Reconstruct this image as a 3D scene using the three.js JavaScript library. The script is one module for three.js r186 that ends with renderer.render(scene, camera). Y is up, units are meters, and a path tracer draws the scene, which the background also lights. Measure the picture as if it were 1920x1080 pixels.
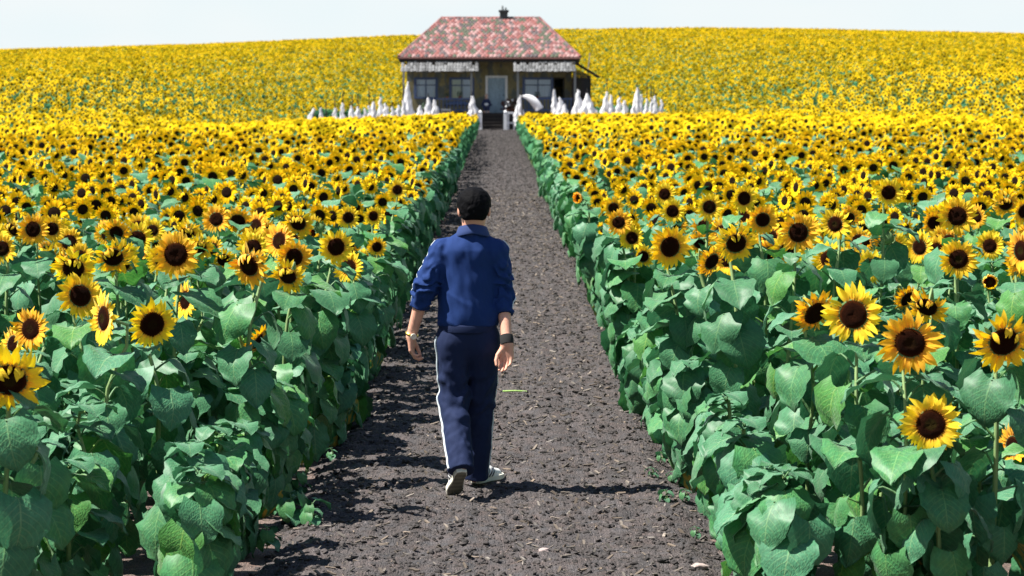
import * as THREE from 'three';
import { mergeGeometries } from 'three/addons/utils/BufferGeometryUtils.js';
import { createNoise2D, createNoise3D } from 'simplex-noise';

// ------------------------------------------------------------------ camera, sky, sun, exposure
const W = 1920, H = 1080, FOCAL = 5000, EYE = 2.3, HORIZON = 166, VANISH = 933;
const scene = new THREE.Scene();
const camera = new THREE.PerspectiveCamera(2 * Math.atan(H / 2 / FOCAL) * 180 / Math.PI, W / H, 0.5, 2000);
camera.position.set(0, EYE, 0);
camera.rotation.order = 'YXZ';
camera.rotation.set(-Math.atan((H / 2 - HORIZON) / FOCAL), -Math.atan((W / 2 - VANISH) / FOCAL), 0);
camera.focus = 15; camera.userData.fStop = 6.6;
camera.updateMatrixWorld(true);

const rng = (a) => () => { a |= 0; a = a + 0x6D2B79F5 | 0; let t = Math.imul(a ^ a >>> 15, 1 | a); t = t + Math.imul(t ^ t >>> 7, 61 | t) ^ t; return ((t ^ t >>> 14) >>> 0) / 4294967296; };
const R0 = rng(7);
const noise2 = createNoise2D(rng(11)), noise3 = createNoise3D(rng(12));
const clamp = THREE.MathUtils.clamp, lerp = THREE.MathUtils.lerp, sstep = THREE.MathUtils.smoothstep;
const V = (x, y, z) => new THREE.Vector3(x, y, z);

{ // pale summer sky with thin high cloud
  const w = 1024, h = 512, data = new Float32Array(w * h * 4);
  for (let j = 0; j < h; j++) {
    const up = ((j + 0.5) / h - 0.5) * Math.PI, y = Math.sin(up);
    for (let i = 0; i < w; i++) {
      const a = ((i + 0.5) / w - 0.5) * 2 * Math.PI, cx = Math.cos(a) * Math.cos(up), cz = Math.sin(a) * Math.cos(up);
      const t = Math.pow(sstep(y, 0.06, 0.75), 0.7), q = 1 / (Math.max(y, 0) + 0.12);
      const c = noise2(cx * q * 0.9 + 3, cz * q * 0.9) * 0.6 + noise2(cx * q * 2.6, cz * q * 2.6) * 0.3 + noise3(cx * 30, y * 60, cz * 30) * 0.25;
      const cl = clamp(0.35 + c * 0.7, 0, 1) * (0.55 - 0.3 * t);
      const k = (j * w + i) * 4;
      const sky = [lerp(0.325, 0.02, t), lerp(0.36, 0.056, t), lerp(0.37, 0.15, t)], cloud = [0.37, 0.372, 0.37];
      for (let n = 0; n < 3; n++) data[k + n] = y < 0 ? 0.15 : lerp(sky[n], cloud[n], cl);
      data[k + 3] = 1;
    }
  }
  const tex = new THREE.DataTexture(data, w, h, THREE.RGBAFormat, THREE.FloatType);
  tex.mapping = THREE.EquirectangularReflectionMapping; tex.magFilter = THREE.LinearFilter; tex.needsUpdate = true;
  scene.background = tex; scene.environment = tex;
}
const sun = new THREE.DirectionalLight(new THREE.Color(1, 0.955, 0.87), 5);
sun.position.set(-53, 84, 6).add(V(0, 0, -30)); sun.target.position.set(0, 0, -30);
sun.castShadow = true; sun.shadow.radius = 1; sun.shadow.mapSize.set(4096, 4096);
Object.assign(sun.shadow.camera, { left: -40, right: 40, top: 40, bottom: -40, near: 1, far: 260 });
scene.add(sun, sun.target);

const renderer = new THREE.WebGLRenderer({ antialias: true });
renderer.toneMapping = THREE.LinearToneMapping;
renderer.toneMappingExposure = 2.6;
renderer.shadowMap.enabled = true;

// ------------------------------------------------------------------ helpers
// the point that shows at photo position (px, py) when it stands d metres down the path
const axes = camera.matrixWorld;
function at(px, py, d) {
  const v = V((px - W / 2) / FOCAL, -(py - H / 2) / FOCAL, -1).transformDirection(axes);
  return v.multiplyScalar(d / -v.z).add(camera.position);
}
const toPixel = (p) => { const q = p.clone().project(camera); return [(q.x + 1) * W / 2, (1 - q.y) * H / 2]; };
const taken = {};
function numbered(name) { const n = taken[name] = (taken[name] ?? -1) + 1; return n ? `${name}_${String(n).padStart(3, '0')}` : name; }
function thing(name, label, category, pos, group, turn = 0) {
  const o = new THREE.Group(); o.name = numbered(name); o.position.copy(pos); o.rotation.y = turn;
  o.userData = { label, category }; if (group) o.userData.group = group;
  scene.add(o); return o;
}
function part(name, geo, mat, parent, label) {
  const m = new THREE.Mesh(geo, mat); m.name = name; m.castShadow = m.receiveShadow = true;
  if (label) m.userData.label = label;
  parent.add(m); return m;
}
function struct(name, geo, mat) { const m = part(numbered(name), geo, mat, scene); m.userData.kind = 'structure'; return m; }
const merge = (list) => mergeGeometries(list.map((g) => { const q = g.index ? g.toNonIndexed() : g; for (const k of Object.keys(q.attributes)) if (!['position', 'normal', 'uv', 'color'].includes(k)) q.deleteAttribute(k); return q; }));
const box = (x0, x1, y0, y1, z0, z1) => new THREE.BoxGeometry(x1 - x0, y1 - y0, z1 - z0).translate((x0 + x1) / 2, (y0 + y1) / 2, (z0 + z1) / 2);
function tube(pts, r0, r1, seg = 8, sides = 6) {
  const c = new THREE.CatmullRomCurve3(pts), g = new THREE.TubeGeometry(c, seg, 1, sides, false), p = g.attributes.position;
  for (let i = 0; i <= seg; i++) { const q = c.getPointAt(i / seg), r = lerp(r0, r1, i / seg); for (let j = 0; j <= sides; j++) { const k = i * (sides + 1) + j; p.setXYZ(k, q.x + (p.getX(k) - q.x) * r, q.y + (p.getY(k) - q.y) * r, q.z + (p.getZ(k) - q.z) * r); } }
  return g;
}
function tintGeo(g, c) { // one flat colour per vertex (linear)
  const n = g.attributes.position.count, a = new Float32Array(n * 3);
  for (let i = 0; i < n; i++) a.set(c, i * 3);
  g.setAttribute('color', new THREE.BufferAttribute(a, 3)); return g;
}
function texture(size, fn, srgb = true, repeat = 1) {
  const data = new Uint8Array(size * size * 4);
  for (let j = 0; j < size; j++) for (let i = 0; i < size; i++) { const c = fn((i + 0.5) / size, (j + 0.5) / size); const k = (j * size + i) * 4; data[k] = clamp(c[0], 0, 1) * 255; data[k + 1] = clamp(c[1], 0, 1) * 255; data[k + 2] = clamp(c[2], 0, 1) * 255; data[k + 3] = 255; }
  const t = new THREE.DataTexture(data, size, size); t.magFilter = THREE.LinearFilter; t.wrapS = t.wrapT = THREE.RepeatWrapping; t.repeat.set(repeat, repeat);
  if (srgb) t.colorSpace = THREE.SRGBColorSpace; t.needsUpdate = true; return t;
}
// noise that tiles over the unit square
const tileN = (u, v, f, s = 0) => { const a = u * 2 * Math.PI, b = v * 2 * Math.PI, r = f / (2 * Math.PI); return (noise3(Math.cos(a) * r + s, Math.sin(a) * r + 5 * s, Math.cos(b) * r) + noise3(Math.sin(b) * r + 40 + s, Math.cos(a) * r, Math.sin(a) * r + 9)) * 0.5; };
const std = (o) => new THREE.MeshStandardMaterial(o);
const phys = (o) => new THREE.MeshPhysicalMaterial(o);
const lin = (r, g, b) => new THREE.Color().setRGB(r, g, b);
const ordinal = (n) => ['first', 'second', 'third', 'fourth', 'fifth', 'sixth', 'seventh', 'eighth', 'ninth', 'tenth', 'eleventh', 'twelfth', 'thirteenth', 'fourteenth', 'fifteenth', 'sixteenth', 'seventeenth', 'eighteenth', 'nineteenth', 'twentieth'][n - 1] ?? (n < 30 ? 'twenty-' + ordinal(n - 20) : n === 30 ? 'thirtieth' : n < 40 ? 'thirty-' + ordinal(n - 30) : n === 40 ? 'fortieth' : n < 50 ? 'forty-' + ordinal(n - 40) : n === 50 ? 'fiftieth' : n < 60 ? 'fifty-' + ordinal(n - 50) : 'sixtieth');

// surface of a distance function (naive surface nets)
function surface(f, lo, hi, cell) {
  const n = [0, 1, 2].map((k) => Math.ceil((hi[k] - lo[k]) / cell) + 1), [nx, ny, nz] = n, F = new Float32Array(nx * ny * nz);
  let q = 0;
  for (let z = 0; z < nz; z++) for (let y = 0; y < ny; y++) for (let x = 0; x < nx; x++) F[q++] = f(lo[0] + x * cell, lo[1] + y * cell, lo[2] + z * cell);
  const id = new Int32Array(nx * ny * nz).fill(-1), pos = [], idx = [], I = (x, y, z) => x + nx * (y + ny * z);
  for (let z = 0; z < nz - 1; z++) for (let y = 0; y < ny - 1; y++) for (let x = 0; x < nx - 1; x++) {
    let m = 0, sx = 0, sy = 0, sz = 0; const v = [];
    for (let k = 0; k < 8; k++) v[k] = F[I(x + (k & 1), y + (k >> 1 & 1), z + (k >> 2))];
    for (let a = 0; a < 8; a++) for (let b = 1; b < 8; b <<= 1) if (!(a & b)) { const c = a | b; if ((v[a] < 0) !== (v[c] < 0)) { const t = v[a] / (v[a] - v[c]); sx += (a & 1) + (b === 1 ? t : 0); sy += (a >> 1 & 1) + (b === 2 ? t : 0); sz += (a >> 2) + (b === 4 ? t : 0); m++; } }
    if (m) { id[I(x, y, z)] = pos.length / 3; pos.push(lo[0] + (x + sx / m) * cell, lo[1] + (y + sy / m) * cell, lo[2] + (z + sz / m) * cell); }
  }
  const quad = (a, b, c, d, flip) => { if (a < 0 || b < 0 || c < 0 || d < 0) return; flip ? idx.push(a, c, b, a, d, c) : idx.push(a, b, c, a, c, d); };
  for (let z = 1; z < nz - 1; z++) for (let y = 1; y < ny - 1; y++) for (let x = 1; x < nx - 1; x++) {
    const a = F[I(x, y, z)] < 0;
    if (a !== F[I(x + 1, y, z)] < 0) quad(id[I(x, y - 1, z - 1)], id[I(x, y, z - 1)], id[I(x, y, z)], id[I(x, y - 1, z)], !a);
    if (a !== F[I(x, y + 1, z)] < 0) quad(id[I(x - 1, y, z - 1)], id[I(x - 1, y, z)], id[I(x, y, z)], id[I(x, y, z - 1)], !a);
    if (a !== F[I(x, y, z + 1)] < 0) quad(id[I(x - 1, y - 1, z)], id[I(x, y - 1, z)], id[I(x, y, z)], id[I(x - 1, y, z)], !a);
  }
  const g = new THREE.BufferGeometry(); g.setAttribute('position', new THREE.Float32BufferAttribute(pos, 3)); g.setIndex(idx);
  const uv = new Float32Array(pos.length / 3 * 2); for (let i = 0; i < uv.length / 2; i++) { uv[i * 2] = pos[i * 3] + pos[i * 3 + 2]; uv[i * 2 + 1] = pos[i * 3 + 1]; }
  g.setAttribute('uv', new THREE.BufferAttribute(uv, 2)); g.computeVertexNormals(); return g;
}
// distance to a tapered capsule; kz flattens it front to back
function capsule(x, y, z, a, b, ra, rb, kz = 1) {
  const bx = b.x - a.x, by = b.y - a.y, bz = (b.z - a.z) / kz, px = x - a.x, py = y - a.y, pz = (z - a.z) / kz;
  const t = clamp((px * bx + py * by + pz * bz) / (bx * bx + by * by + bz * bz + 1e-9), 0, 1);
  return Math.hypot(px - bx * t, py - by * t, pz - bz * t) - lerp(ra, rb, t);
}
const smin = (a, b, k) => { const h = Math.max(k - Math.abs(a - b), 0) / k; return Math.min(a, b) - h * h * k * 0.25; };

// ------------------------------------------------------------------ terrain
const CREST = [[-120, 2.6], [-61, 4.75], [-35, 5.5], [-12, 6.5], [7, 7.25], [24, 7.45], [37, 7.35], [65, 6.75], [120, 5.2]];
function crestRise(x) { for (let i = 1; i < CREST.length; i++) if (x < CREST[i][0] || i === CREST.length - 1) { const [a, b] = [CREST[i - 1], CREST[i]]; return lerp(a[1], b[1], clamp((x - a[0]) / (b[0] - a[0]), 0, 1)) + EYE - 1.25; } }
function ground(x, d) {
  const start = lerp(150, 60, sstep(Math.abs(x), 9, 24)), t = clamp((d - start) / (330 - start), 0, 1.9), rise = t <= 1 ? t * t * (2 - t) * 0.55 + t * sstep(t, 0, 0.3) * 0.45 : 1 + (t - 1) * 0.4 - (t - 1) * (t - 1) * 1.6;
  const low = -0.06 * Math.max(0, -x - 2) * sstep(d, 50, 130) * (1 - sstep(d, 150, 230)) * (1 - sstep(-x, 9, 18));
  return rise * crestRise(x) + Math.max(low, -0.6) + 0.12 * noise2(x * 0.02, d * 0.02) * sstep(d, 30, 90) * (1 - sstep(d, 300, 330)) * sstep(Math.abs(x), 2, 8);
}
const PATH = 1.02; // half width of the path

// ------------------------------------------------------------------ soil
const soilColour = texture(1024, (u, v) => {
  const n = tileN(u, v, 6) * 0.5 + tileN(u, v, 22, 3) * 0.35 + tileN(u, v, 80, 7) * 0.4 + tileN(u, v, 210, 2) * 0.5, w = tileN(u, v, 14, 9);
  const k = 0.235 + 0.09 * n, chip = tileN(u, v, 120, 17) > 0.62 ? 0.2 : 0;
  return [k * 1.06 + chip + 0.02 * w, k * 0.97 + chip * 0.9, k * 0.97 + chip * 0.85 - 0.012 * w];
});
const soilBump = texture(1024, (u, v) => { const n = 0.5 + 0.2 * tileN(u, v, 30, 4) + 0.25 * tileN(u, v, 90, 6) + 0.2 * tileN(u, v, 230, 8); return [n, n, n]; }, false);
const soil = std({ map: soilColour, bumpMap: soilBump, bumpScale: 0.02, roughness: 0.95 });
const soilPale = std({ map: soilColour, bumpMap: soilBump, bumpScale: 0.02, roughness: 0.95, color: lin(2.1, 1.75, 1.5) });
function sheet(xs, ds, heightAt, tile = 1.5) {
  const pos = [], uv = [], idx = [], n = xs.length;
  for (const d of ds) for (const x of xs) { pos.push(x, heightAt(x, d), -d); uv.push(x / tile, d / tile); }
  for (let j = 0; j < ds.length - 1; j++) for (let i = 0; i < n - 1; i++) { const a = j * n + i; idx.push(a, a + 1, a + n + 1, a, a + n + 1, a + n); }
  const g = new THREE.BufferGeometry(); g.setAttribute('position', new THREE.Float32BufferAttribute(pos, 3)); g.setAttribute('uv', new THREE.Float32BufferAttribute(uv, 2)); g.setIndex(idx); g.computeVertexNormals(); return g;
}
const range = (a, b, n, pow = 1) => Array.from({ length: n + 1 }, (_, i) => lerp(a, b, Math.pow(i / n, pow)));
struct('ground', sheet([...range(-200, -20, 30), ...range(-19, 19, 38), ...range(20, 200, 30)], [...range(-30, 0, 6), ...range(2, 60, 30), ...range(62, 480, 210), 600, 900, 1500], (x, d) => ground(clamp(x, -119, 119), Math.min(d, 480)) - 0.06), soilPale);
const lump = (x, d) => 0.014 * noise2(x * 5, d * 5) + 0.012 * noise2(x * 14 + 9, d * 14) + 0.008 * noise2(x * 34, d * 34 + 4) + 0.02 * noise2(x * 1.3, d * 0.8);
const pathHeight = (x, d) => ground(x, d) + lump(x, d) * (d < 80 ? 0.8 : 0.5) - 0.07 * sstep(Math.abs(x), 0.9, 1.25);
{
  const ds = []; for (let d = 6; d < 149.2; d += 0.0021 * d) ds.push(d); ds.push(149.2);
  struct('path', sheet(range(-1.25, 1.25, 70), ds, pathHeight), soil);
}
{ // mulch: clods and chips lying on the path
  const R = rng(21), clod = new THREE.IcosahedronGeometry(1, 1), p = clod.attributes.position;
  for (let i = 0; i < p.count; i++) { const v = V().fromBufferAttribute(p, i), s = 1 + 0.3 * noise3(v.x * 1.7, v.y * 1.7, v.z * 1.7) + 0.15 * noise3(v.x * 4, v.y * 4, v.z * 4); p.setXYZ(i, v.x * s, v.y * s * 0.62, v.z * s); }
  clod.computeVertexNormals();
  const chip = new THREE.BoxGeometry(1, 0.16, 0.3, 3, 1, 1), q = chip.attributes.position;
  for (let i = 0; i < q.count; i++) { const x = q.getX(i); q.setY(i, q.getY(i) + 0.12 * Math.sin(x * 3)); q.setZ(i, q.getZ(i) * (1 - 0.7 * Math.abs(x)) + 0.06 * Math.sin(x * 5)); }
  chip.computeVertexNormals();
  const holder = new THREE.Group(); holder.name = 'path_mulch'; holder.userData = { kind: 'stuff', label: 'dark clods and pale wood chips strewn over the dirt path', category: 'mulch' }; scene.add(holder);
  const spread = (name, geo, n, size, colour, dMax) => {
    const m = new THREE.InstancedMesh(geo, std({ roughness: 0.95 }), n), M = new THREE.Matrix4(), Q = new THREE.Quaternion(), E = new THREE.Euler();
    for (let i = 0; i < n; i++) {
      const d = 9 + (dMax - 9) * Math.pow(R(), dMax > 100 ? 2.3 : 1.6), x = (R() * 2 - 1) * 1.35, s = size() * (1 + d / 60);
      E.set((R() - 0.5) * 0.7, R() * 6.3, (R() - 0.5) * 0.7);
      M.compose(V(x, pathHeight(x, d) + s * 0.12, -d), Q.setFromEuler(E), V(s, s * (0.6 + R() * 0.6), s)); m.setMatrixAt(i, M); m.setColorAt(i, colour());
    }
    m.name = name; m.userData.kind = 'stuff'; m.castShadow = m.receiveShadow = true; holder.add(m);
  };
  spread('clods', clod, 60000, () => 0.005 + 0.012 * Math.pow(R(), 3), () => { const k = 0.018 + 0.035 * R(); return lin(k * 1.12, k * 0.97, k * 0.95); }, 149);
  spread('wood_chips', chip, 26000, () => 0.008 + 0.04 * Math.pow(R(), 4), () => { const k = 0.05 + 0.2 * R() * R(), w = R(); return lin(k * (1.1 + 0.2 * w), k, k * (0.9 - 0.15 * w)); }, 60);
}

// ------------------------------------------------------------------ sunflower materials
const leafVein = (u, v) => { // u -1..1 across, v 0..1 along: 0 on the blade .. 1 on a vein
  const a = Math.abs(u), mid = Math.exp(-Math.pow(a / 0.03, 2));
  let lat = 0; for (let k = 0; k < 7; k++) { const s = -0.02 + k * 0.125, y = s + a * (0.36 - 0.02 * k) + 0.1 * a * a; lat = Math.max(lat, Math.exp(-Math.pow((v - y) / (0.011 - 0.004 * a), 2)) * (1 - a * 0.5)); }
  return Math.max(mid, lat * 0.8);
};
const leafMapOf = (seed, yellowing) => texture(512, (u0, v) => {
  const u = u0 * 2 - 1, vein = leafVein(u, v), n = noise2(u * 3 + seed * 9, v * 4) * 0.5 + noise2(u * 12, v * 16 + seed) * 0.3 + noise2(u * 45, v * 50 + seed) * 0.3;
  const spot = noise2(u * 16 + seed * 3, v * 22) > 0.84 ? 0.5 : 0, yel = clamp(yellowing * (0.5 + noise2(u * 2.2, v * 2.5 + seed * 4)) * 1.4, 0, 1);
  const k = 1 + 0.14 * n;
  let c = [0.215 * k, 0.455 * k, 0.30 * k];
  c = c.map((x, i) => lerp(x, [0.50, 0.62, 0.40][i], vein * 0.6));
  c = c.map((x, i) => lerp(x, [0.68, 0.58, 0.22][i], yel));
  return c.map((x, i) => lerp(x, [0.36, 0.30, 0.16][i], spot));
});
const leafBump = texture(512, (u0, v) => { const u = u0 * 2 - 1, vein = leafVein(u, v), q = 0.5 + 0.3 * noise2(u * 9, v * 12) + 0.05 * noise2(u * 30, v * 34) - 0.35 * vein; return [q, q, q]; }, false);
const leafMaps = [leafMapOf(1, 0), leafMapOf(2, 0.05), leafMapOf(3, 0.75)];
const leafMat = (map, tint, coat = 0.45) => phys({ map, color: tint, bumpMap: leafBump, bumpScale: 0.003, roughness: 0.88, specularIntensity: 0.5, clearcoat: coat, clearcoatRoughness: 0.45, transmission: 0.26, thickness: 0, side: THREE.DoubleSide });
const leafMats = [leafMat(leafMaps[0], lin(1, 1, 1)), leafMat(leafMaps[1], lin(0.8, 0.92, 0.8)), leafMat(leafMaps[0], lin(1.2, 1.1, 1.25)), leafMat(leafMaps[1], lin(0.95, 1.1, 0.8)), leafMat(leafMaps[0], lin(0.72, 0.8, 0.74))];
const limeLeaf = leafMat(leafMaps[0], lin(1.5, 1.35, 0.55), 0.3); limeLeaf.transmission = 0.42;
const oldLeaf = leafMat(leafMaps[2], lin(1, 1, 1), 0.1);
const stemMap = texture(256, (u, v) => { const n = tileN(u, v, 5) * 0.5 + tileN(u, v, 40, 3) * 0.5, k = 1 + 0.16 * n; return [0.47 * k, 0.57 * k, 0.36 * k]; });
const stemMat = std({ map: stemMap, bumpMap: stemMap, bumpScale: 0.002, roughness: 0.75 });
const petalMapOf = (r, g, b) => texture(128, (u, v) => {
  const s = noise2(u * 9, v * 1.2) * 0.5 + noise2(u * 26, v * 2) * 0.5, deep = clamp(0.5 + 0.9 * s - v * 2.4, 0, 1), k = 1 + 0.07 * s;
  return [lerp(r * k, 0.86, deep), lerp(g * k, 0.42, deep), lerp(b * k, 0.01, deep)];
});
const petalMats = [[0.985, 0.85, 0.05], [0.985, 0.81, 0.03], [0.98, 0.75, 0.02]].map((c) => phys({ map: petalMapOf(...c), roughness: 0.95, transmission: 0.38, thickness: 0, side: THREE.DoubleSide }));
const discMapOf = (green) => texture(256, (u, v) => {
  const x = u * 2 - 1, y = v * 2 - 1, r = Math.hypot(x, y), n = noise2(x * 26, y * 26) * 0.5 + noise2(x * 60, y * 60) * 0.5, ring = sstep(r, 0.72, 0.95), heart = 1 - sstep(r, 0.28, 0.5);
  const c = [0.165, 0.07, 0.028], o = [0.34, 0.17, 0.03], gr = [0.2, 0.18, 0.06], w = clamp(ring * (0.55 + 0.8 * n), 0, 1), h = clamp(heart * green * (0.8 + 0.6 * n), 0, 1);
  return c.map((k, i) => lerp(lerp(k, gr[i], h), o[i], w) * (1 + 0.4 * n));
});
const discBump = texture(256, (u, v) => { const x = u * 2 - 1, y = v * 2 - 1, n = 0.5 + 0.5 * noise2(x * 30, y * 30); return [n, n, n]; }, false);
const discMats = [0.05, 0.45, 0.9].map((g) => phys({ map: discMapOf(g), bumpMap: discBump, bumpScale: 0.006, roughness: 1, specularIntensity: 0.12 }));
const bractMat = phys({ color: lin(0.10, 0.2, 0.06), roughness: 0.9, transmission: 0.2, thickness: 0, side: THREE.DoubleSide });

// ------------------------------------------------------------------ sunflower shapes
// A leaf: petiole from the stem, then a heart-shaped blade. kind 0 young and spread, 1 nodding, 2 hanging limp
function leafGeo(seed, kind, nt = 9, nv = 6, bare = false) {
  const R = rng(seed * 77 + 5), L = 1, pet = kind === 0 ? 0.35 : 0.55;
  const rise = [0.75, 0.6, 0.35][kind] + (R() - 0.5) * 0.3;
  const knee = V(0, Math.sin(rise) * pet, Math.cos(rise) * pet);
  let ang = [-0.05, -0.7, -1.2][kind] + (R() - 0.5) * 0.5; const bend = [-0.7, -0.95, -0.6][kind] - R() * 0.5;
  const fold = [0.25, 0.1, -0.25][kind] + (R() - 0.5) * 0.35, twist = (R() - 0.5) * 0.6, wide = 0.45 + R() * 0.09, ph = R() * 9, side = (R() - 0.5) * 0.3;
  const pos = [], uv = [], idx = [];
  let y = knee.y, z = knee.z;
  for (let i = 0; i <= nt; i++) {
    const t = i / nt, a = ang + bend * t;
    if (i) { y += Math.sin(a) / nt * L; z += Math.cos(a) / nt * L; }
    const w = wide * (t < 0.3 ? 0.62 + 0.38 * Math.sin(t / 0.3 * Math.PI / 2) : Math.pow(Math.cos((t - 0.3) / 0.7 * Math.PI / 2), 0.82));
    const nY = Math.cos(a), nZ = -Math.sin(a);
    for (let j = 0; j <= nv; j++) {
      const v = j / nv * 2 - 1, e = Math.abs(v), jag = 1 + (e > 0.9 ? 0.06 * Math.sin(i * 2.4 + ph) : 0);
      const x = v * w * jag, back = -0.2 * e * e * Math.pow(1 - t, 4) * L;
      const up = e * w * fold + twist * v * w * (t - 0.2) + 0.035 * Math.sin(t * 11 + e * 4 + ph) * e + 0.03 * Math.sin(t * 22 + ph * 2) * e * e - (kind === 2 ? 0.25 * e * e * w : 0.12 * e * e * w) + 0.02 * noise2(v * 2 + seed, t * 3);
      pos.push(x + side * t * t, y + nY * up + Math.sin(a) * back, z + nZ * up + Math.cos(a) * back); uv.push(v * 0.5 + 0.5, t);
    }
  }
  for (let i = 0; i < nt; i++) for (let j = 0; j < nv; j++) { const a = i * (nv + 1) + j, b = a + nv + 1; idx.push(a, a + 1, b + 1, a, b + 1, b); }
  const g = new THREE.BufferGeometry(); g.setAttribute('position', new THREE.Float32BufferAttribute(pos, 3)); g.setAttribute('uv', new THREE.Float32BufferAttribute(uv, 2)); g.setIndex(idx); g.computeVertexNormals();
  if (bare) return g.toNonIndexed();
  const s = tube([V(0, 0, 0), V(0, knee.y * 0.62, knee.z * 0.45), V(0, knee.y * 0.98, knee.z * 0.85), V(0, knee.y + Math.sin(ang) * 0.04, knee.z + Math.cos(ang) * 0.04)], 0.03, 0.017, 5, 5);
  const su = s.attributes.uv; for (let i = 0; i < su.count; i++) su.setXY(i, 0.5, 0.3 + 0.4 * su.getX(i));
  const nor = g.attributes.normal, out = merge([g, s]); return out;
}
const leafShapes = [0, 1, 2].map((k) => [0, 1, 2, 3, 4, 5].map((s) => leafGeo(s + k * 10, k)));
// A petal: along +y from the rim, facing +z
function petalGeo(seed, curl, wide, rows = 4, cols = 2) {
  const R = rng(seed + 300), pos = [], uv = [], idx = [], tw = (R() - 0.5) * 1.8, sw = (R() - 0.5) * 0.6;
  let y = 0, z = 0;
  for (let i = 0; i <= rows; i++) {
    const t = i / rows, a = curl[0] + (curl[1] - curl[0]) * t; if (i) { y += Math.cos(a) / rows; z += Math.sin(a) / rows; }
    const w = wide * (0.45 + 0.55 * Math.sin(Math.min(1, t / 0.45) * Math.PI / 2)) * (t > 0.45 ? Math.cos((t - 0.45) / 0.55 * Math.PI / 2 * 0.97) : 1);
    for (let j = 0; j <= cols; j++) { const v = j / cols * 2 - 1, c = 0.12 * Math.abs(v) * wide * 3 * (1 - t) + v * w * tw * t; pos.push(v * w + sw * t * t, y - Math.sin(a) * c, z + Math.cos(a) * c); uv.push(v * 0.5 + 0.5, t); }
  }
  for (let i = 0; i < rows; i++) for (let j = 0; j < cols; j++) { const a = i * (cols + 1) + j, b = a + cols + 1; idx.push(a, a + 1, b + 1, a, b + 1, b); }
  const g = new THREE.BufferGeometry(); g.setAttribute('position', new THREE.Float32BufferAttribute(pos, 3)); g.setAttribute('uv', new THREE.Float32BufferAttribute(uv, 2)); g.setIndex(idx); g.computeVertexNormals(); return g;
}
const petalShapes = { // angle from the plane of the flower at root and tip
  open: [0, 1, 2, 3, 4, 5, 6].map((s) => petalGeo(s, [0.25 + 0.12 * (s % 3), -0.35 + 0.28 * (s % 4)], 0.155 + 0.025 * (s % 3))),
  limp: [0, 1, 2, 3, 4, 5, 6].map((s) => petalGeo(s + 20, [0.1, -1.2 + 0.45 * (s % 4)], 0.17)),
  folded: [0, 1, 2].map((s) => petalGeo(s + 40, [1.75, 2.75 + 0.15 * s], 0.2)),
  bud: [0, 1, 2].map((s) => petalGeo(s + 50, [0.85, 1.75 + 0.2 * s], 0.2)),
};
function discGeo(seed, segs = 22, rings = 7) { // unit disc facing +z, gently domed with a hollow heart
  const pos = [], uv = [], idx = [];
  for (let i = 0; i <= rings; i++) for (let j = 0; j < segs; j++) {
    const r = i / rings, a = j / segs * 2 * Math.PI, x = r * Math.cos(a), y = r * Math.sin(a), k = 1 + 0.04 * noise2(a * 2 + seed, 3);
    pos.push(x * k, y * k, 0.26 * Math.sqrt(Math.max(0, 1 - r * r * 0.98)) - 0.1 * Math.exp(-r * r * 9) + 0.03 * noise2(x * 7 + seed, y * 7)); uv.push(x * 0.5 + 0.5, y * 0.5 + 0.5);
  }
  for (let i = 0; i < rings; i++) for (let j = 0; j < segs; j++) { const a = i * segs + j, b = i * segs + (j + 1) % segs; idx.push(a, a + segs, b + segs, a, b + segs, b); }
  const g = new THREE.BufferGeometry(); g.setAttribute('position', new THREE.Float32BufferAttribute(pos, 3)); g.setAttribute('uv', new THREE.Float32BufferAttribute(uv, 2)); g.setIndex(idx); g.computeVertexNormals(); return g;
}
const discShapes = [0, 1, 2].map((s) => discGeo(s));
function budGeo(seed, bracts = 16) { // green back of the head with its bracts, unit disc radius
  const R = rng(seed + 90), cup = new THREE.LatheGeometry([[0.0, -0.42], [0.35, -0.4], [0.75, -0.22], [1.0, 0.0], [1.02, 0.05], [0.9, 0.07]].map((p) => new THREE.Vector2(...p)), 14).rotateX(Math.PI / 2);
  const list = [cup];
  for (let i = 0; i < bracts; i++) { const s = 0.5 + 0.3 * R(); list.push(petalGeo(seed * 31 + i, [-0.4 + R() * 0.4, -0.2 + R() * 0.9], 0.2, 3, 2).scale(s, s, s).translate(0, 0.88, -0.1).rotateZ(i / bracts * 6.283 + R() * 0.2)); }
  return merge(list);
}
const cupShapes = [0, 1, 2].map((s) => budGeo(s));
const closedBud = (() => { const R = rng(5), list = [new THREE.SphereGeometry(0.8, 12, 8).scale(1, 1, 0.55)]; for (let i = 0; i < 36; i++) { const s = 0.6 + 0.35 * R(); list.push(petalGeo(400 + i, [0.3 + R() * 0.6, 0.9 + R() * 1.2], 0.2, 3, 2).scale(s, s, s).translate(0, 0.7 + 0.1 * R(), -0.15 + 0.2 * R()).rotateZ(i / 36 * 12.566)); } return merge(list); })();
function petalPlaces(R, look) { // [shape list, scale, turn, lift] of every petal of a head with disc radius 1
  const out = [], n = 21 + Math.floor(R() * 5);
  for (let ring = 0; ring < 2; ring++) for (let i = 0; i < n; i++) {
    const a = (i + ring * 0.5 + (R() - 0.5) * 0.5) / n * 2 * Math.PI;   // 0 is the top of the head
    const top = Math.cos(a) > 0.45;
    let kind = look === 'limp' ? 'limp' : 'open';
    if (look === 'drooping') kind = top && R() < 0.4 ? 'folded' : R() < 0.6 ? 'limp' : 'open';
    if (look === 'open' && R() < 0.06) kind = 'limp';
    if (look === 'half open') kind = 'bud';
    if (R() < 0.04) continue;
    out.push([kind, (0.86 + R() * 0.42) * (kind === 'folded' ? 0.72 : 1) * (ring ? 0.94 : 1.05), a, ring * 0.07 - 0.03 + (kind === 'folded' ? 0.1 : 0)]);
  }
  return out;
}
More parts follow.
